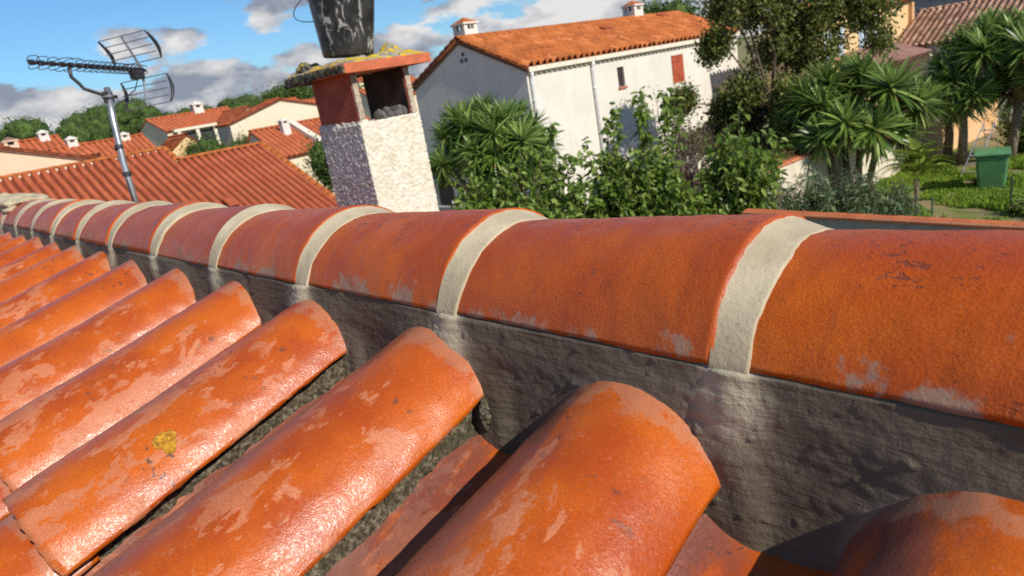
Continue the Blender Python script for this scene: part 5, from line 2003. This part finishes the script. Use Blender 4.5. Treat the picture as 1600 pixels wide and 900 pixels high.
# umbrella pines and hillside trees
def pine(label, c, r, n, seed, h=None, leaf=0.24, group="umbrella pines beyond the houses"):
    rng = random.Random(seed)
    lobes = []
    for k in range(9):
        a = rng.uniform(0, 2 * PI)
        q = math.sqrt(rng.uniform(0, 1))
        lobes.append(((c[0] + r[0] * 0.62 * q * math.cos(a), c[1] + r[1] * 0.62 * q * math.sin(a), c[2] + r[2] * rng.uniform(-0.15, 0.45)), (r[0] * 0.45, r[1] * 0.45, r[2] * 0.55)))
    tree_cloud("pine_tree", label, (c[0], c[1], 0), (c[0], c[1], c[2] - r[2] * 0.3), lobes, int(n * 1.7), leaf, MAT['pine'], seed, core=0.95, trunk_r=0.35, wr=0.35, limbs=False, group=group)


pine("round-headed pine at the far left edge behind the stubby chimneys", (-93, 15.4, 8.1), (4, 2.9, 2.5), 4200, 51)
pine("lower left half of the big pine mass behind the antenna", (-92, 20.6, 7.2), (4, 3.9, 3.1), 6000, 52)
pine("highest pine of the mass directly behind the antenna mast", (-95, 26.4, 8.2), (4.5, 5.2, 3.1), 7500, 53)
pine("pine filling the right end of the mass behind the antenna reflector", (-90, 28.0, 6.9), (3.5, 3.6, 2.4), 5000, 54)
pine("left pine of the pair above the loggia house", (-100, 37.0, 7.3), (4, 3.2, 2.2), 4800, 55)
pine("right pine of the pair, beside the white gable", (-100, 42.6, 7.2), (4.2, 4.2, 2.6), 6000, 56)
pine("small distant tree on the hill left of the roof chimney", (-215, 112, 11.6), (7, 6, 3.6), 2600, 57, leaf=0.9, group="trees on the far hillside")
pine("greyish distant tree at the left end of the hillside row", (-215, 104, 10.3), (6, 5, 2.6), 2200, 58, leaf=0.9, group="trees on the far hillside")
pine("distant tree in the gap between roof chimney and white house", (-150, 103, 7.5), (6, 5, 3.0), 2400, 59, leaf=0.9, group="trees on the far hillside")
pine("dark tree peeping over the ridge of the white house", (-31, 47, 7.7), (2.2, 2.2, 1.6), 2600, 60, leaf=0.35, group="trees behind the white house")
pine("small tree peeping over the white house roof near its right end", (-27, 49, 7.4), (1.6, 1.8, 1.3), 2200, 61, leaf=0.35, group="trees behind the white house")
pine("dark tree above the faded roof at the top right corner", (-8.5, 54, 6.8), (3.6, 2.5, 2.3), 5000, 62, leaf=0.35, group="trees at the top right")
for k, (x, y, z, r, n, lab) in enumerate([(-50, 17.5, 3.6, (1.8, 2.0, 1.9), 3600, "dark green garden tree below the loggia columns"),
                                          (-52, 21.3, 3.3, (1.6, 1.5, 1.7), 3000, "green garden tree between the loggia and the white gable"),
                                          (-36, 19.6, 2.6, (1.6, 1.8, 1.8), 3600, "dark bush at the left foot of the roof chimney"),
                                          (-70, 14.0, 4.6, (2, 2.6, 1.9), 3000, "dark green tree at the left end of the orange cottage"),
                                          (-45, 30.5, 2.8, (1.8, 1.8, 2.2), 3000, "green tree low in the gap right of the roof chimney")]):
    pine(lab, (x, y, z), r, n, 80 + k, leaf=0.22, group="garden trees between the far houses")


# ---- small cycad palm
def cycad():
    base = (-6.75, 21.9, 0)
    o = empty("cycad", base, "small feathery cycad palm on a thin dark stem in the lawn", "palm")
    MB().tube([(0, 0, -0.05), (0.01, 0, 0.5), (0.0, 0.02, 1.14)], [0.055, 0.05, 0.08], 9).build("trunk", MAT['bark'], o, smooth=True)
    rng = np.random.default_rng(91)
    meshes = []
    for v in range(3):
        n = 30
        t = np.linspace(0.12, 1, n)
        L = 0.98
        c = np.stack([L * t, 0 * t, 0.36 * np.sin(t * 2.0) - 0.42 * t ** 2.4], 1)
        P, A, N = [], [], []
        for s in (-1, 1):
            P.append(c)
            A.append(unit(np.stack([0.45 * np.ones(n), s * np.ones(n), 0.55 - 0.3 * t], 1)))
            N.append(np.tile([0.0, 0, 1.0], (n, 1)) + rng.normal(0, 0.1, (n, 3)))
        ll = 0.115 * np.sin(np.clip(t * PI * 0.93 + 0.18, 0, PI)) + 0.05
        meshes.append(leaves_mesh(np.concatenate(P), np.concatenate(A), np.concatenate(N), np.concatenate([ll, ll]), 0.034, MAT['cycad']))
    n = 25
    for k in range(n):
        el = 1.30 - 1.40 * (k / n) + rng.normal(0, 0.06)
        az = k * 2.39996
        f = link("frond", meshes[k % 3], o, (0, 0, 1.12), Euler((0, -el, az), 'XYZ'), [rng.uniform(1.05, 1.3)] * 3)


cycad()


# ---- wheelie bin
def bin_():
    g = plain("green_plastic", (0.095, 0.235, 0.095), 0.45, var=0.12, scale=3)
    g2 = plain("green_lid_plastic", (0.11, 0.26, 0.11), 0.42, var=0.1, scale=3)
    blk = plain("black_rubber", (0.02, 0.02, 0.02), 0.7)
    o = empty("wheelie_bin", (-5.7, 25.75, 0), "green plastic wheelie bin standing on the lawn beside the ladder", "bin", None, 0.22)
    o.scale = (1.55, 1.5, 1.12)
    m = MB()
    levels = [(0.06, 0.235, 0.27), (0.25, 0.25, 0.29), (0.90, 0.285, 0.345), (0.98, 0.29, 0.35)]
    ring = []
    for z, hx_, hy_ in levels:
        r_ = 0.05
        pts = []
        for cx_, cy_, a0 in ((hx_ - r_, hy_ - r_, 0), (-hx_ + r_, hy_ - r_, 90), (-hx_ + r_, -hy_ + r_, 180), (hx_ - r_, -hy_ + r_, 270)):
            for a in (0, 30, 60, 90):
                t = math.radians(a0 + a)
                pts.append((cx_ + r_ * math.cos(t), cy_ + r_ * math.sin(t), z))
        ring.append(pts)
    n = len(ring[0])
    for p in ring:
        m.v += p
    for k in range(len(ring) - 1):
        for j in range(n):
            m.f.append([k * n + j, k * n + (j + 1) % n, (k + 1) * n + (j + 1) % n, (k + 1) * n + j])
    m.f.append(list(reversed(range(n))))
    m.f.append([(len(ring) - 1) * n + j for j in range(n)])
    m.build("body", g, o)
    MB().box(-0.305, 0.305, -0.365, 0.365, 0.955, 0.992).build("rim", g, o, bevel=0.008)
    lid = MB()
    prof = [(-0.385, 0.995), (0.40, 0.995), (0.40, 1.02), (0.30, 1.075), (-0.22, 1.095), (-0.385, 1.045)]
    lid.prism([(p[0], p[1]) for p in prof], 'x', -0.315, 0.315)
    lid.build("lid", g2, o, bevel=0.014)
    MB().tube([(-0.27, 0.42, 0.985), (0.27, 0.42, 0.985)], 0.017, 8).build("handle", g, o)
    for s in (-1, 1):
        MB().box(s * 0.22 - 0.02, s * 0.22 + 0.02, 0.36, 0.43, 0.965, 1.0).build("handle_bracket", g, o)
        w = MB().tube([(s * 0.27 - 0.025, 0.26, 0.1), (s * 0.27 + 0.025, 0.26, 0.1)], 0.1, 20).build("wheel", blk, o)
        MB().tube([(s * 0.27 - 0.03, 0.26, 0.1), (s * 0.27 + 0.03, 0.26, 0.1)], 0.045, 12).build("hub", g, w)


bin_()


# ---- step ladder
def ladder():
    al = plain("aluminium", (0.62, 0.60, 0.56), 0.4, 0.7)
    o = empty("step_ladder", (-6.95, 27.2, 0), "aluminium step ladder leaning under the right yucca beside the bin", "ladder")
    top = Vector((0.50, 0.75, 1.75))
    for s in (0, 1):
        off = Vector((0.42, 0.12, 0)) * s
        t2 = top + Vector((0.30, 0.08, 0)) * s
        MB().tube([(off.x, off.y, 0), tuple(t2)], 0.024, 4).build("rail", al, o)
    for k in range(6):
        q = (k + 0.7) / 6.6
        a = Vector((0, 0, 0)).lerp(top, q)
        b = Vector((0.42, 0.12, 0)).lerp(top + Vector((0.30, 0.08, 0)), q)
        d = (b - a)
        MB().box(0, d.length, -0.04, 0.04, -0.014, 0.014).build("tread", al, o, a, (0, 0, math.atan2(d.y, d.x)))
    for s in (0, 1):
        off = Vector((0.5, 1.25, 0)) + Vector((0.42, 0.1, 0)) * s
        MB().tube([tuple(off), tuple(top + Vector((0.30, 0.08, 0)) * s)], 0.016, 6).build("prop_leg", al, o)
    MB().tube([tuple(top), tuple(top + Vector((0.05, -0.02, 0.28))), tuple(top + Vector((0.33, 0.06, 0.28))), tuple(top + Vector((0.30, 0.08, 0)))], 0.014, 6).build("hand_rail", al, o)


ladder()

stake_m = plain("green_coated_wire_post", (0.03, 0.10, 0.055), 0.5)
stake_d = plain("dark_stake", (0.03, 0.035, 0.03), 0.6)
for (x, y, h, m, lab) in [(-6.35, 22.0, 0.55, stake_m, "short green garden stake right of the cycad stem"),
                          (-4.5, 22.4, 1.05, stake_d, "dark garden stake standing in the lawn at the right edge"),
                          (-9.0, 16.3, 1.1, stake_m, "thin green stake in front of the grey-green bush")]:
    o = MB().tube([(0, 0, -0.05), (0.004, 0, h * 0.5), (0, 0.006, h)], 0.028, 8).build("garden_stake", m, None, (x, y, 0))
    tag(o, lab, "stake", "garden stakes")
shrub("low_shrub", "small dark shrub at the foot of the right-hand stake", (-4.2, 22.3, 0), [((-4.1, 22.3, 0.22), (0.55, 0.5, 0.35), 1)], 46, 39, (0.07, 0.13), 0.5, per=18)


# ---- lawn
def lawn():
    rng = np.random.default_rng(5)
    n = 60000
    P = np.stack([rng.uniform(-10, -0.5, n), rng.uniform(18.5, 31, n), np.zeros(n)], 1)
    dens = vnoise(P * 0.55, 77) + 0.6 * vnoise(P * 1.7, 78)
    P = P[dens > -0.32]
    n = len(P)
    hh = rng.uniform(0.08, 0.26, n) * (0.8 + 0.5 * np.clip(vnoise(P * 0.8, 79), -0.6, 1))
    A = unit(np.stack([rng.normal(0, 0.4, n), rng.normal(0, 0.4, n), np.ones(n)], 1))
    N = rand_dir(n, rng)
    o = link("lawn", leaves_mesh(P, A, N, hh, 0.035, MAT['grass'], droop=0.3))
    tag(o, "patchy bright green grass around the bin and cycad", "grass", None, "stuff")


lawn()
